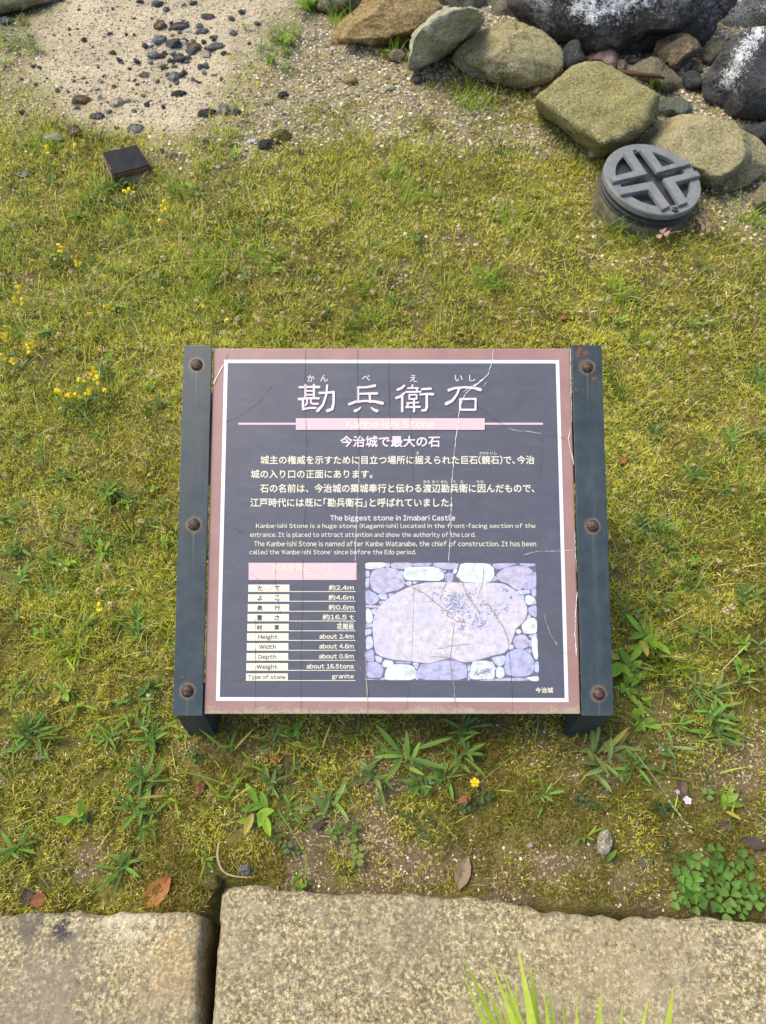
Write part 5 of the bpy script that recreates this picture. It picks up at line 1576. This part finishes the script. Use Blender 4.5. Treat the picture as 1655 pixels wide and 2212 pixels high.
for _ in range(26):
    weed(rs.choice(['broad', 'blade', 'dusty']), *z1(rs.gauss(1210, 60), rs.gauss(225, 60)), rs.uniform(.9, 1.5), 'low green weed on the gravel under the bright grass tuft', 'weeds under the bright grass tuft')
for _ in range(22):
    weed(rs.choice(['broad', 'blade', 'dusty']), *z1(rs.gauss(70, 60), rs.gauss(200, 60)), rs.uniform(.9, 1.4), 'low dull weed at the left border of the sand', 'weeds at the left border of the sand')
for o in PROTO_W: bpy.data.objects.remove(o)


# ------------------------------------------------------------------ clovers
def clover_mesh(leaves, seed, col):
    """leaves: (x, y, z, r) of each three-part leaf"""
    r = np.random.default_rng(seed); V, F, C = [], [], []
    for (x, y, z, rad) in leaves:
        a0 = r.uniform(0, 6.28); c = np.array(col) * r.uniform(.75, 1.3); tl = r.normal(size=2) * .30
        for k in range(3):
            a = a0 + k * 2.094; n = 9; o = len(V)
            # heart-shaped leaflet: root, rim
            pts = [(0.06, 0, 0), (.45, .40, .10), (.78, .56, .12), (.98, .44, .10), (1.03, .2, .06), (.90, 0, -.02), (1.03, -.2, .06), (.98, -.44, .10), (.78, -.56, .12), (.45, -.40, .10), (.5, 0, -.04)]
            for (u, v, h) in pts:
                px = rad * (u * math.cos(a) - v * math.sin(a)); py = rad * (u * math.sin(a) + v * math.cos(a))
                V.append((x + px, y + py, z + h * rad + px * tl[0] + py * tl[1])); C.append(c * (1.12 if (u, v) == (.5, 0) else 1))
            for i in range(9): F.append((o + i, o + i + 1, o + 10))
            F.append((o + 9, o, o + 10))
        o = len(V); w_ = rad * .035
        V += [(x - w_, y, z), (x + w_, y, z), (x + w_ + rad * .1, y + rad * .1, -.002), (x - w_ + rad * .1, y + rad * .1, -.002)]; C += [np.array((.14, .16, .05))] * 4
        F.append((o, o + 1, o + 2)); F.append((o, o + 2, o + 3))
    return np_mesh('clover', np.array(V), np.array(F), np.array(C), False)


def clover(leaves_px, label, col, z=.03, r=.013, group=None, seed=0):
    g0 = gpt(*leaves_px[0]); L = []
    rr_ = random.Random(seed)
    for p in leaves_px:
        zz_ = z * rr_.uniform(.6, 1.3)
        q = zpt(p[0], p[1], g0.z + zz_) - g0; L.append((q.x, q.y, zz_, r * rr_.uniform(.75, 1.25)))
    o = link('clover', clover_mesh(L, seed, col), m_weed, None, g0)
    return tag(o, label, 'clover', group)


pts = [(1440, 425), (1320, 465), (1385, 510), (1435, 565), (1460, 655), (1270, 640), (1600, 650), (1550, 690), (1560, 465), (1590, 610), (1520, 500), (1345, 560), (1370, 620), (1300, 570), (1500, 620), (1290, 530), (1340, 600), (1490, 555), (1400, 600), (1420, 500), (1370, 470), (1540, 620), (1480, 690), (1360, 660), (1580, 560), (1330, 510), (1410, 640), (1470, 520), (1310, 620), (1450, 470), (1620, 600), (1500, 560)]
clover([zc8(*p) for p in pts], 'lush clump of bright clover at the corner of the right kerb stone', (.11, .215, .035), .032, .0140, None, 3)
for i, (ps, lab, c, r_) in enumerate([
        ([(735, 1790), (760, 1800), (720, 1800), (770, 1782)], 'green clover below the large star-shaped rosette', (.11, .19, .035), .011), ([(760, 1820), (775, 1840), (768, 1860)], 'olive clover trailing below the star-shaped rosette', (.16, .19, .04), .012),
        ([(640, 1655), (665, 1660), (600, 1665)], 'dark clover under the board left of centre', (.06, .10, .03), .010), ([(600, 1815), (620, 1830), (640, 1840), (585, 1800)], 'dull clover below the broad-leaved weed', (.07, .12, .04), .009),
        ([(1020, 1730), (1045, 1722), (1060, 1715), (1005, 1745)], 'dark clover around the buttercup', (.06, .105, .035), .010), ([(900, 1780), (930, 1775), (880, 1765), (915, 1800)], 'dark clover left of the orange leaf scrap', (.06, .10, .035), .010),
        ([(1265, 1735), (1290, 1740), (1250, 1720)], 'dark clover below the right post', (.06, .105, .035), .010), ([(1420, 1740), (1435, 1755), (1450, 1745)], 'dark clover left of the bare soil', (.065, .11, .035), .010),
        ([(1575, 1705), (1585, 1730), (1565, 1735), (1580, 1715)], 'yellow-green clover on the bare soil', (.19, .26, .04), .010), ([(1530, 1715)], 'single clover leaf on the bare soil', (.12, .2, .04), .010),
        ([(415, 1625), (430, 1640)], 'dark clover in front of the left post', (.05, .10, .03), .010), ([(1440, 1830), (1470, 1850), (1450, 1860)], 'dark clover on the soil left of the lush clump', (.06, .10, .035), .009),
        ([(645, 1920), (655, 1908), (635, 1912)], 'tiny round-leaved clover at the kerb edge', (.13, .21, .04), .008)]):
    clover(ps, lab, c, .014, r_, None, 10 + i)


for i, (ps, lab) in enumerate([([(1428, 478), (1440, 492), (1452, 486), (1432, 505), (1458, 502)], 'pinkish clover at the foot of the round lamp'), ([(1495, 484), (1510, 476), (1525, 490)], 'pinkish clover right of the first one by the round lamp')]):
    clover(ps, lab, (.42, .24, .19), .03, .016, None, 60 + i)


# ------------------------------------------------------------------ yellow flowers
def ball_petals(n, r, pr, seed, cols, wts, flat_=.6):
    rr_ = np.random.default_rng(seed)
    V, F, C = [], [], []
    for i in range(n):
        d = rr_.normal(size=3); d[2] = abs(d[2]) * flat_; d /= np.linalg.norm(d)
        a = np.cross(d, (0, 0, 1.0)); a /= (np.linalg.norm(a) + 1e-6); b = np.cross(d, a)
        c = d * r * rr_.uniform(.4, 1.1); o = len(V); col = np.array(cols[rr_.choice(len(cols), p=wts)]) * rr_.uniform(.8, 1.15)
        for (u, v) in ((-1, -.8), (1, -.8), (.9, .9), (-.9, .9)):
            V.append(c + a * u * pr + b * v * pr + d * rr_.uniform(-.3, .3) * pr); C.append(col)
        F.append((o, o + 1, o + 2, o + 3))
    return np.array(V), np.array(F), np.array(C)


def flower(px, py, label, group, seed, hgt_=.05, size=1.0):
    """px, py: the blossom; the stem stands on the ground below it"""
    r = np.random.default_rng(seed)
    gp = gpt(px, py); top = zpt(px, py, gp.z + hgt_)
    foot = Vector((top.x + r.normal() * .02, top.y + r.normal() * .02, 0)); foot.z = float(hgt(foot.x, foot.y))
    root = empty('yellow_flower', foot); tag(root, label, 'flower', group)
    t = top - foot
    ang = math.atan2(t.y, t.x); ln = t.length
    lean = math.atan2(math.hypot(t.x, t.y), t.z)
    v1 = ribbons(np.zeros((1, 3)), np.array([ang]), np.array([ln]), np.array([.0026]), np.array([lean]), np.array([0.0]), 4, np.array([(.26, .31, .08)]), None, 3)
    v2 = ribbons(np.zeros((1, 3)), np.array([ang]), np.array([ln]), np.array([.0026]), np.array([lean]), np.array([0.0]), 4, np.array([(.26, .31, .08)]), None, 3, np.array([1.5]))
    m = 3
    lv = ribbons(np.stack([t * f for f in (.25, .45, .7)]).astype(float) if False else np.array([list(t * f) for f in (.2, .45, .7)]), r.uniform(0, 6.28, m), r.uniform(.012, .024, m), r.uniform(.004, .006, m), r.uniform(.5, 1.1, m), r.uniform(0, .6, m), 4, np.tile([(.22, .29, .09)], (m, 1)), None, 1.3, None, 1.0)
    V, F, C = join([v1, v2, lv])
    link('stem', np_mesh('stem', V, F, C), m_weed, root)
    k = int(r.integers(2, 5)); parts = []
    for i in range(k):
        V, F, C = ball_petals(14, .0050 * size, .0027 * size, seed * 10 + i, [(.90, .72, .03), (.92, .80, .10), (.85, .62, .04)], [.5, .35, .15])
        parts.append((V + np.array(t) + r.normal(size=3) * .0048 * size, F, C))
    V, F, C = join(parts)
    link('blossom', np_mesh('blossom', V, F, C), m_flower, root)
    return root


c7 = [(400, 320), (515, 405), (670, 505), (120, 578), (105, 650), (152, 645), (570, 735), (690, 715), (1300, 700), (1465, 775), (1065, 20), (1060, 65), (1030, 140), (25, 890), (50, 905), (175, 915), (180, 975), (20, 1015), (97, 1040), (600, 1110), (600, 1135), (535, 1180), (650, 1165), (595, 1230), (675, 1225), (400, 1250), (440, 1262), (375, 1240), (510, 1270)]
UF = {8: 'yellow flower on a tall stem just above the left rail', 9: 'pale yellow flower right of the tall one above the left rail', 0: 'yellow flower alone far up the left lawn', 2: 'small yellow flower under the arching grass stalk'}
for i, p in enumerate(c7):
    x, y = p[0] * .3342, 432 + p[1] * .3342
    lab = UF.get(i) or ('yellow flower in the cluster left of the board' if p[1] > 1050 else 'yellow flower near the left edge of the lawn' if p[0] < 220 else 'yellow flower in the grass behind the board')
    grp = None if i in UF else ('yellow flowers clustered left of the board' if p[1] > 1050 else 'yellow flowers near the left edge' if p[0] < 220 else 'yellow flowers behind the board')
    flower(x, y, lab, grp, 200 + i, .06, 1.15)
for i, (x, y, lab, grp) in enumerate([(200, 635, 'yellow flowers below the square whitish block', 'flowers by the block'), (208, 665, 'yellow flowers below the square whitish block', 'flowers by the block'), (320, 637, 'yellow flowers right of the whitish block', None), (610, 612, 'yellow flower over the far corner of the black slab', None),
                                      (560, 825, 'pale yellow flower in front of the black slab', None), (712, 880, 'upper yellow flower of the pair right of the black slab', None), (705, 908, 'lower yellow flower of the pair right of the black slab', None), (690, 957, 'small yellow flower below the pair', None), (268, 1075, 'yellow flower low in the far left lawn', None),
                                      (1390, 262, 'orange-yellow flower below the bright grass tuft', None), (1113, 357, 'yellow flower at the right border of the sand', None), (1048, 462, 'yellow flower beside the upright grey stone', None), (1168, 567, 'yellow flower above the mossy lump', None)]):
    flower(*z1(x, y), lab, grp, 300 + i, .05, 1.3 if y > 600 and i < 7 else .9)
flower(215, 1312, 'small yellow flower beside the left post, level with the table', None, 340, .04, 1.0)
flower(190, 850, 'yellow flower left of the board level with its title', None, 341, .06, 1.1)

# buttercup and violet in front
def open_flower(px, py, col, eye, r_, label, name):
    g = gpt(px, py); root = empty(name, g); tag(root, label, 'flower')
    V, F = [], []
    for k in range(5):
        a = k * 1.2566 + .3; o = len(V)
        for (u, v, h) in ((.12, 0, 0), (.6, .42, .16), (1, .3, .22), (1, -.3, .22), (.6, -.42, .16)):
            V.append((r_ * (u * math.cos(a) - v * math.sin(a)), r_ * (u * math.sin(a) + v * math.cos(a)), .03 + h * r_))
        F.append((o, o + 1, o + 2)); F.append((o, o + 2, o + 3)); F.append((o, o + 3, o + 4))
    link('blossom', np_mesh('blossom', np.array(V), np.array(F), np.tile([col], (len(V), 1))), m_flower, root)
    bm = bmesh.new(); add_lathe(bm, [(r_ * .24, .0302), (r_ * .2, .0302 + r_ * .22), (.0002, .0302 + r_ * .28)], 10)
    link('flower_centre', bm_mesh(bm, 'flower_centre'), mat_plain('eye', eye, .7), root)
    v, f, c = ribbons(np.zeros((1, 3)), np.array([.4]), np.array([.030]), np.array([.0018]), np.array([0.02]), np.array([0.0]), 3, np.array([(.16, .2, .06)]), None, 4)
    link('stem', np_mesh('stem', v, f, c), m_weed, root)


open_flower(1022, 1700, (.85, .60, .02), (.6, .38, .02), .0088, 'tiny bright yellow buttercup open in front of the board', 'buttercup')
open_flower(1473, 1738, (.72, .66, .80), (.55, .42, .3), .0075, 'tiny pale violet flower on the soil at right', 'violet_flower')
open_flower(1452, 1720, (.42, .34, .62), (.45, .4, .3), .0045, 'tiny mauve bud above the pale violet flower', 'violet_flower')

# dried heads all over the lawn
HEADS = []
for j in range(6):
    V, F, C = ball_petals(34, .0072, .0016, 700 + j, [(.66, .50, .28), (.74, .60, .38), (.55, .36, .22), (.78, .68, .50)], [.4, .3, .15, .15], .8)
    sv, sf, sc2 = ribbons(np.array([[0, 0, -.022]]), np.array([1.0]), np.array([.022]), np.array([.0014]), np.array([.05]), np.array([0.0]), 2, np.array([(.30, .27, .12)]), None, 4)
    V, F, C = join([(V, F, C), (sv, sf, sc2)])
    HEADS.append(np_mesh('dried_clover_head', V, F, C))
rs = random.Random(99); n_h = 0
while n_h < 285:
    px, py = rs.uniform(0, 1655), rs.uniform(380, 1560) if rs.random() < .35 else rs.uniform(400, 860)
    if 360 < px < 1340 and 715 < py < 1600: continue
    if 1270 < px < 1550 and 290 < py < 510: continue
    g = gpt(px, py); t = (fbm(g.x * 4, g.y * 4, 88))
    if rs.random() > t * 1.5: continue
    lab, grp = (('dried beige clover head left of the board', 'dried clover heads left of the board') if px < 400 and py > 740 else ('dried beige clover head right of the board', 'dried clover heads right of the board') if px > 1290 and py > 740 else ('dried beige clover head in the lawn behind the board', 'dried clover heads behind the board'))
    o = link('dried_clover_head', HEADS[rs.randrange(6)], m_flower, None, g + Vector((0, 0, .020)))
    s = rs.uniform(.7, 1.35); o.scale = (s, s, s); o.rotation_euler = (rs.uniform(-.4, .4), rs.uniform(-.4, .4), rs.uniform(0, 6.28))
    tag(o, lab, 'dried flower', grp); n_h += 1


# ------------------------------------------------------------------ tall grasses that stand out
def tuft(name, px, py, n, L, Wd, cols, label, seed, z=None, lean=(.05, .7), curl=(.2, .9), loc=None, spread=.015, ang=None):
    r = np.random.default_rng(seed)
    g = Vector(loc) if loc is not None else gpt(px, py)
    base = np.zeros((n, 3)); base[:, :2] = r.normal(size=(n, 2)) * spread
    col = np.array(cols)[r.integers(0, len(cols), n)] * r.uniform(.85, 1.15, (n, 1))
    a = r.uniform(0, 6.28, n) if ang is None else r.uniform(ang[0], ang[1], n)
    v, f, c = ribbons(base, a, r.uniform(*L, n), r.uniform(*Wd, n), r.uniform(*lean, n), r.uniform(*curl, n), 9, col, col * np.array([1.15, 1.1, 1]), 1.3, r.uniform(-.3, .3, n))
    o = link(name, np_mesh(name, v, f, c, True), m_grass, None, g)
    return tag(o, label, 'grass tuft')


YG = [(.46, .58, .07), (.55, .64, .10), (.38, .50, .06)]
# the bright tuft at the near edge of the kerb: each blade reaches up from the gap in front of the stone
V_, F_, C_ = [], [], []
tb = Vector((.30, -.20, -.02)); r = np.random.default_rng(4); prs = []
TIPS = [((1000, 2078), .26, .0075), ((998, 2115), .22, .006), ((1060, 2090), .27, .0065), ((1118, 2055), .30, .0085), ((1146, 2092), .27, .007), ((1152, 2128), .24, .0065), ((1090, 2140), .21, .005), ((1112, 2130), .23, .006), ((1172, 2133), .24, .006), ((1300, 2150), .27, .009), ((1455, 2146), .26, .0105), ((1216, 2180), .20, .006), ((1190, 2150), .22, .006), ((1245, 2168), .21, .006), ((1130, 2110), .25, .006), ((1085, 2105), .25, .006), ((1400, 2172), .24, .007), ((1345, 2180), .23, .007), ((1100, 2160), .19, .006), ((1020, 2165), .18, .005), ((1075, 2165), .18, .005), ((1040, 2120), .22, .005)]
for (tp, zt, wd) in TIPS:
    top = zpt(tp[0], tp[1] - 14, zt)
    b0 = tb + Vector(((top.x - tb.x) * (.55 if abs(top.x - tb.x) < .13 else .12) + r.normal() * .012, r.normal() * .008, 0))
    d = top - b0; m = 12; t = np.linspace(0, 1, m + 1)
    hor = Vector((d.x, d.y, 0)); 
    P_ = np.array([[b0.x + d.x * (tt ** 1.25), b0.y + d.y * (tt ** 1.25), b0.z + d.z * (tt ** .92)] for tt in t])
    side = Vector((d.y, -d.x, 0)); side = Vector((1, 0, 0)) if side.length < 1e-5 else (Vector((1, 0, 0)) * .9 + side.normalized() * .3).normalized()
    wv = wd * 1.4 * np.clip(1 - t ** 2.6, .03, 1)
    A_ = P_ + np.array(side)[None] * wv[:, None]; B_ = P_ - np.array(side)[None] * wv[:, None]
    vv = np.stack([A_, B_], 1).reshape(-1, 3) - np.array(tb)
    i = np.arange(m) * 2
    col = np.array(YG[int(r.integers(0, 3))]) * r.uniform(.85, 1.1)
    cc = np.repeat((col[None] * (1 + .25 * t[:, None])), 2, 0)
    prs.append((vv, np.stack([i, i + 1, i + 3, i + 2], -1), cc))
v, f, c = join(prs)
o = link('grass_tuft', np_mesh('grass_tuft', v, f, c, True), m_grass, None, tb); tag(o, 'bright yellow-green grass blades rising in front of the right kerb stone', 'grass tuft')
tuft('grass_tuft', *z6(170, 60), 46, (.14, .26), (.006, .010), [(.26, .42, .05), (.34, .46, .08), (.18, .30, .04)], 'bright drooping grass tuft at the top beside the rusty boulder', 5, None, (.2, .9), (.9, 2.0))
tuft('grass_tuft', *z5(1010, 535), 14, (.08, .15), (.006, .009), [(.07, .15, .02), (.10, .19, .03)], 'dark green grass tuft growing on the tan slab among the boulders', 6, None, (.05, .45), (.1, .4))
for i, (px, py, lab) in enumerate([(1100, 470, 'dense green grass clump in the lawn left of the round lamp'), (455, 575, 'loose grass clump in the left lawn under the sand'), (1035, 235, 'green tuft on the gravel under the broad olive boulder'), (1000, 225, 'thin tuft left of the one under the olive boulder'), (880, 420, 'low leafy tuft in the far middle lawn'),
                                   (1560, 360, 'thin tuft in the gravel right of the round lamp'), (1330, 500, 'short tuft at the foot of the round lamp'), (560, 555, 'thick yellowish clump in the middle of the left lawn'), (1620, 480, 'grass tuft at the right edge below the round lamp'), (190, 430, 'green tuft below the black slab'),
                                   (620, 85, 'leafy green tuft under the bright drooping tuft'), (850, 120, 'thin tuft in front of the rusty boulder'), (730, 50, 'low dark tuft at the left foot of the rusty boulder'), (1060, 620, 'thin tall clump behind the middle of the board'), (1330, 640, 'short clump in the right lawn')]):
    tuft('grass_tuft', px, py, 34, (.05, .11), (.003, .0055), [(.20, .36, .035), (.28, .42, .045), (.36, .45, .07)], lab, 20 + i, None, (.15, .9), (.3, 1.2), None, .028)


def tube_path(P, rad, nseg=6):
    P = [Vector(p) for p in P]; V, F = [], []
    for i, p in enumerate(P):
        t = (P[min(i + 1, len(P) - 1)] - P[max(i - 1, 0)]).normalized()
        a = t.cross(Vector((0, 0, 1))); a = a.normalized() if a.length > 1e-4 else Vector((1, 0, 0)); b = t.cross(a)
        r_ = rad[i] if isinstance(rad, (list, tuple)) else rad
        for k in range(nseg):
            q = 2 * math.pi * k / nseg; V.append(p + a * math.cos(q) * r_ + b * math.sin(q) * r_)
    for i in range(len(P) - 1):
        for k in range(nseg):
            F.append((i * nseg + k, i * nseg + (k + 1) % nseg, (i + 1) * nseg + (k + 1) % nseg, (i + 1) * nseg + k))
    return V, F


def stalk(pix, hs, label, seeds=(.5, 1.0), col=(.56, .57, .18), rad=.0017, name='grass_stalk', seedn=26, cat='grass stalk'):
    """a long stalk: points of its course with their heights above the ground"""
    P = []
    for (p, h) in zip(pix, hs):
        g = gpt(*p); P.append(zpt(p[0], p[1], g.z + h))
    # resample
    Q = []
    for i in range(len(P) - 1):
        for k in range(6):
            t = k / 6; p0, p1, p2, p3 = P[max(i - 1, 0)], P[i], P[i + 1], P[min(i + 2, len(P) - 1)]
            Q.append(.5 * ((2 * p1) + (p2 - p0) * t + (2 * p0 - 5 * p1 + 4 * p2 - p3) * t * t + (3 * p1 - p0 - 3 * p2 + p3) * t ** 3))
    Q.append(P[-1]); o0 = Q[0].copy(); Q = [q - o0 for q in Q]
    V, F = tube_path(Q, [rad * (1 - .5 * i / len(Q)) for i in range(len(Q))])
    V = np.array([v[:] for v in V]); F = np.array(F); C = np.tile([col], (len(V), 1))
    prs = [(V, F, C)]
    r = np.random.default_rng(seedn)
    if seedn:
        ts = np.linspace(seeds[0], seeds[1], seedn); idx = (ts * (len(Q) - 1)).astype(int).clip(0, len(Q) - 2)
        base = np.array([Q[i][:] for i in idx]); dr = np.array([(Q[i + 1] - Q[i])[:] for i in idx]); an = np.arctan2(dr[:, 1], dr[:, 0])
        prs.append(ribbons(base, an + r.uniform(-.5, .5, seedn), r.uniform(.007, .012, seedn), np.full(seedn, .0034), r.uniform(1.0, 1.8, seedn), np.zeros(seedn), 3, np.tile([np.array(col) * 1.1], (seedn, 1)), None, 1.3, None, 1.0))
    v, f, c = join(prs)
    return tag(link(name, np_mesh(name, v, f, c, True), m_grass, None, o0), label, cat)


def c7p(pts): return [(x * .3342, 432 + y * .3342) for x, y in pts]


stalk(c7p([(1300, 240), (1100, 232), (900, 260), (750, 320), (620, 430), (555, 560)]), [.03, .08, .10, .10, .08, .05], 'longest arching seed stalk in the left lawn')
stalk(c7p([(1550, 385), (1200, 395), (1000, 430), (850, 510), (760, 600), (700, 700)]), [.03, .07, .09, .09, .07, .04], 'lower arching seed stalk in the left lawn')
stalk(c7p([(680, 655), (450, 650), (300, 640), (180, 640)]), [.02, .05, .06, .06], 'pale straight stem lying toward the left edge', col=(.45, .45, .18), seedn=0, rad=.0016)
stalk(c7p([(1400, 900), (1350, 830), (1320, 740), (1305, 705)]), [.0, .03, .05, .06], 'pale flower stem above the left rail', col=(.42, .44, .18), seedn=0, rad=.0018)
stalk([z1(1360, 120), z1(1362, 200), z1(1358, 300)], [.16, .08, .02], 'thin dry stalk hanging below the bright tuft', col=(.45, .34, .16), seedn=0, rad=.0018)
stalk([z2(220, 770), z2(290, 850), z2(340, 910)], [.09, .05, .01], 'yellowing grass stalk leaning in the lawn left of the round lamp', col=(.45, .42, .12), seedn=0, rad=.0018)
stalk([z2(600, 850), z2(680, 930), z2(740, 1020)], [.07, .05, .01], 'green grass stalk leaning in front of the round lamp', col=(.36, .40, .10), seedn=10, rad=.0014)
stalk([zc7(1655, 20), zc7(1500, 120), zc7(1380, 260)], [.05, .03, .01], 'thin green stalk crossing the weeds below the board', col=(.24, .29, .09), seedn=0)
stalk([zc7(780, 80), zc7(950, 130), zc7(1060, 190)], [.05, .05, .03], 'green seed stalk below the left post', col=(.27, .33, .08), seedn=16)
stalk([zc7(1200, 250), zc7(1270, 360), zc7(1315, 450), zc7(1318, 560)], [.02, .05, .05, .01], 'bent green seed stalk above the joint side of the right kerb', col=(.25, .31, .07), seedn=14)
stalk([zc8(110, 10), zc8(180, 150), zc8(230, 290)], [.05, .03, .01], 'thin stalk left of the buttercup', col=(.28, .30, .10), seedn=0, rad=.0009)
stalk([zc8(560, 20), zc8(400, 150), zc8(260, 290), zc8(190, 420)], [.05, .05, .03, .01], 'long thin stalk crossing behind the buttercup', col=(.30, .32, .12), seedn=0, rad=.0009)
stalk([zc8(1090, 0), zc8(1180, 120), zc8(1260, 240), zc8(1330, 340)], [.05, .05, .03, .01], 'long pale stalk on the bare soil at right', col=(.42, .40, .2), seedn=12, rad=.001)
stalk([zc7(0, 560), zc7(120, 510), zc7(280, 465)], [.02, .03, .02], 'pale green stalk at the lower left edge', col=(.32, .36, .1), seedn=0, rad=.001)
br = stalk([z5(795, 412), z5(900, 428), z5(1010, 440), z5(1065, 452)], [.10, .11, .11, .10], 'brown dead branch lying across the tan slab among the boulders', col=(.16, .09, .05), seedn=0, rad=.010, name='branch', cat='branch')
# curved dry straw at the kerb joint
stalk([zc7(945, 390), zc7(938, 450), zc7(960, 510), zc7(1010, 535), zc7(1095, 540)], [.022, .014, .010, .008, .006], 'curved dry straw lying behind the right kerb stone', col=(.58, .48, .28), seedn=0, rad=.0026, name='straw', cat='straw')
for i, pp in enumerate([[(380, 230), (410, 190), (440, 140)], [(1040, 520), (1000, 470), (985, 400)], [(170, 525), (215, 590)], [(1460, 440), (1470, 520)], [(620, 610), (680, 580)]]):
    stalk([zc7(*p) for p in pp], [.008] * len(pp), 'short dry straw lying in the moss near the kerb', col=(.42, .34, .2), seedn=0, rad=.0009, name='straw', cat='straw')['group'] = 'straws near the kerb'


# ------------------------------------------------------------------ fallen leaves
def dead_leaf(px, py, L, Wd, rot, col, label, seed, lift=.008):
    r = np.random.default_rng(seed); g = gpt(px, py)
    n, m = 13, 9; V, C = [], []
    for i in range(n):
        t = i / (n - 1); w_ = Wd * .5 * math.sin(math.pi * min(1, t * .96 + .02)) ** .75 * (1 + .05 * math.sin(i * 2.3))
        for j in range(m):
            s = (j / (m - 1) - .5) * 2
            V.append(((t - .5) * L, s * w_, lift + .10 * L * (s * s) * .6 + .12 * L * (t - .5) ** 2 + r.normal() * .0004 - (.0012 if j == m // 2 else 0)))
            C.append(np.array(col) * (1.0 + (.18 if j % 4 == 0 else 0)) * r.uniform(.88, 1.1))
    F = [(i * m + j, i * m + j + 1, (i + 1) * m + j + 1, (i + 1) * m + j) for i in range(n - 1) for j in range(m - 1)]
    o = link('fallen_leaf', np_mesh('fallen_leaf', np.array(V), np.array(F), np.array(C), True), m_weed, None, g)
    o.rotation_euler = (r.uniform(-.2, .2), r.uniform(-.2, .2), R(rot)); return tag(o, label, 'leaf')


for i, a in enumerate([(344, 1926, .062, .036, 50, (.42, .17, .05), 'orange-brown fallen leaf above the left kerb stone'), (998, 1887, .058, .028, 70, (.32, .23, .14), 'tan curled leaf behind the right kerb stone'), (1003, 1730, .026, .016, 20, (.42, .13, .05), 'scrap of red-orange leaf beside the buttercup'),
                       (435, 1708, .035, .020, 60, (.16, .05, .03), 'dark red leaf under the narrow-leaved clump'), (595, 1640, .030, .018, -30, (.28, .09, .04), 'red-brown leaf under the board'), (505, 1940, .05, .022, 80, (.10, .08, .06), 'grey-brown leaf standing left of the curved straw'),
                       (555, 1770, .05, .024, 70, (.16, .13, .11), 'grey withered leaf beside the broad-leaved weed'), (1472, 1705, .055, .018, 75, (.15, .10, .07), 'brown withered strip on the bare soil'), (1560, 1790, .04, .02, 30, (.12, .09, .07), 'dark leaf on the bare soil above the clovers'),
                       (1625, 1825, .045, .022, -15, (.09, .07, .06), 'blackish leaf at the right edge above the clovers'), (1342, 1000, .035, .022, 60, (.36, .14, .05), 'brown leaf beside the right rail'), (1213, 690, .035, .016, 10, (.36, .15, .05), 'orange leaf in the lawn behind the board'),
                       (85, 1945, .03, .022, 10, (.30, .12, .05), 'small brown leaf at the edge of the left kerb stone'), (62, 1940, .03, .024, 100, (.09, .06, .045), 'dark curled leaf beside the small brown leaf'), (690, 1785, .03, .014, 40, (.13, .10, .08), 'small dull leaf below the star-shaped rosette'), (740, 575 + 1300, .03, .014, 90, (.12, .09, .06), 'small dark leaf in the moss above the right kerb'),
                       (1300, 1835, .04, .02, 0, (.20, .15, .10), 'buff leaf fragment on the bare soil')]):
    dead_leaf(*a[:6], a[6], 500 + i)

# stones lying near the kerb
NS = [(zc7(1060, 508), 33, 23, 'g', 'rounded grey stone behind the curved straw'), (zc7(985, 600), 22, 22, 't', 'pale pebble at the corner of the right kerb stone'), (zc7(915, 560), 38, 40, 'm', 'mossy stone above the joint of the kerb'), (zc7(940, 632), 16, 10, 't', 'tan chip at the top of the joint'),
      (zc8(1130, 470), 45, 24, 'g', 'flat grey stone in the soil near the kerb'), (zc8(960, 390), 36, 60, 't', 'pale crumbling stone in the soil at right'), (zc7(862, 342), 11, 13, 't', 'small whitish pebble below the broad-leaved weed'), (zc7(175, 20), 26, 20, 't', 'pinkish pebble in the moss at the left'),
      (zc8(215, 130), 16, 8, 'w', 'white chip left of the buttercup'), (zc8(1035, 25), 26, 22, 't', 'tan pebble below the right post'), (zc8(640, 400), 14, 14, 'w', 'white pebble in the soil in front of the kerb')]
for i, (p, rx, ry, m, lab) in enumerate(NS):
    rock('stone', [(p[0] + (q[0]) * .5, p[1] + q[1] * .5) for q in [(rx * random.uniform(.85, 1.1) * math.cos(k * math.pi / 5), ry * random.uniform(.85, 1.1) * math.sin(k * math.pi / 5)) for k in range(10)]], (p[0], p[1] + ry * .3), PM[m], lab, 'stone', None, thick=.9, seed=150 + i, sub=4, facets=7, back=.1, tilt=0, embed=.002)
print('objects', len(S.objects))
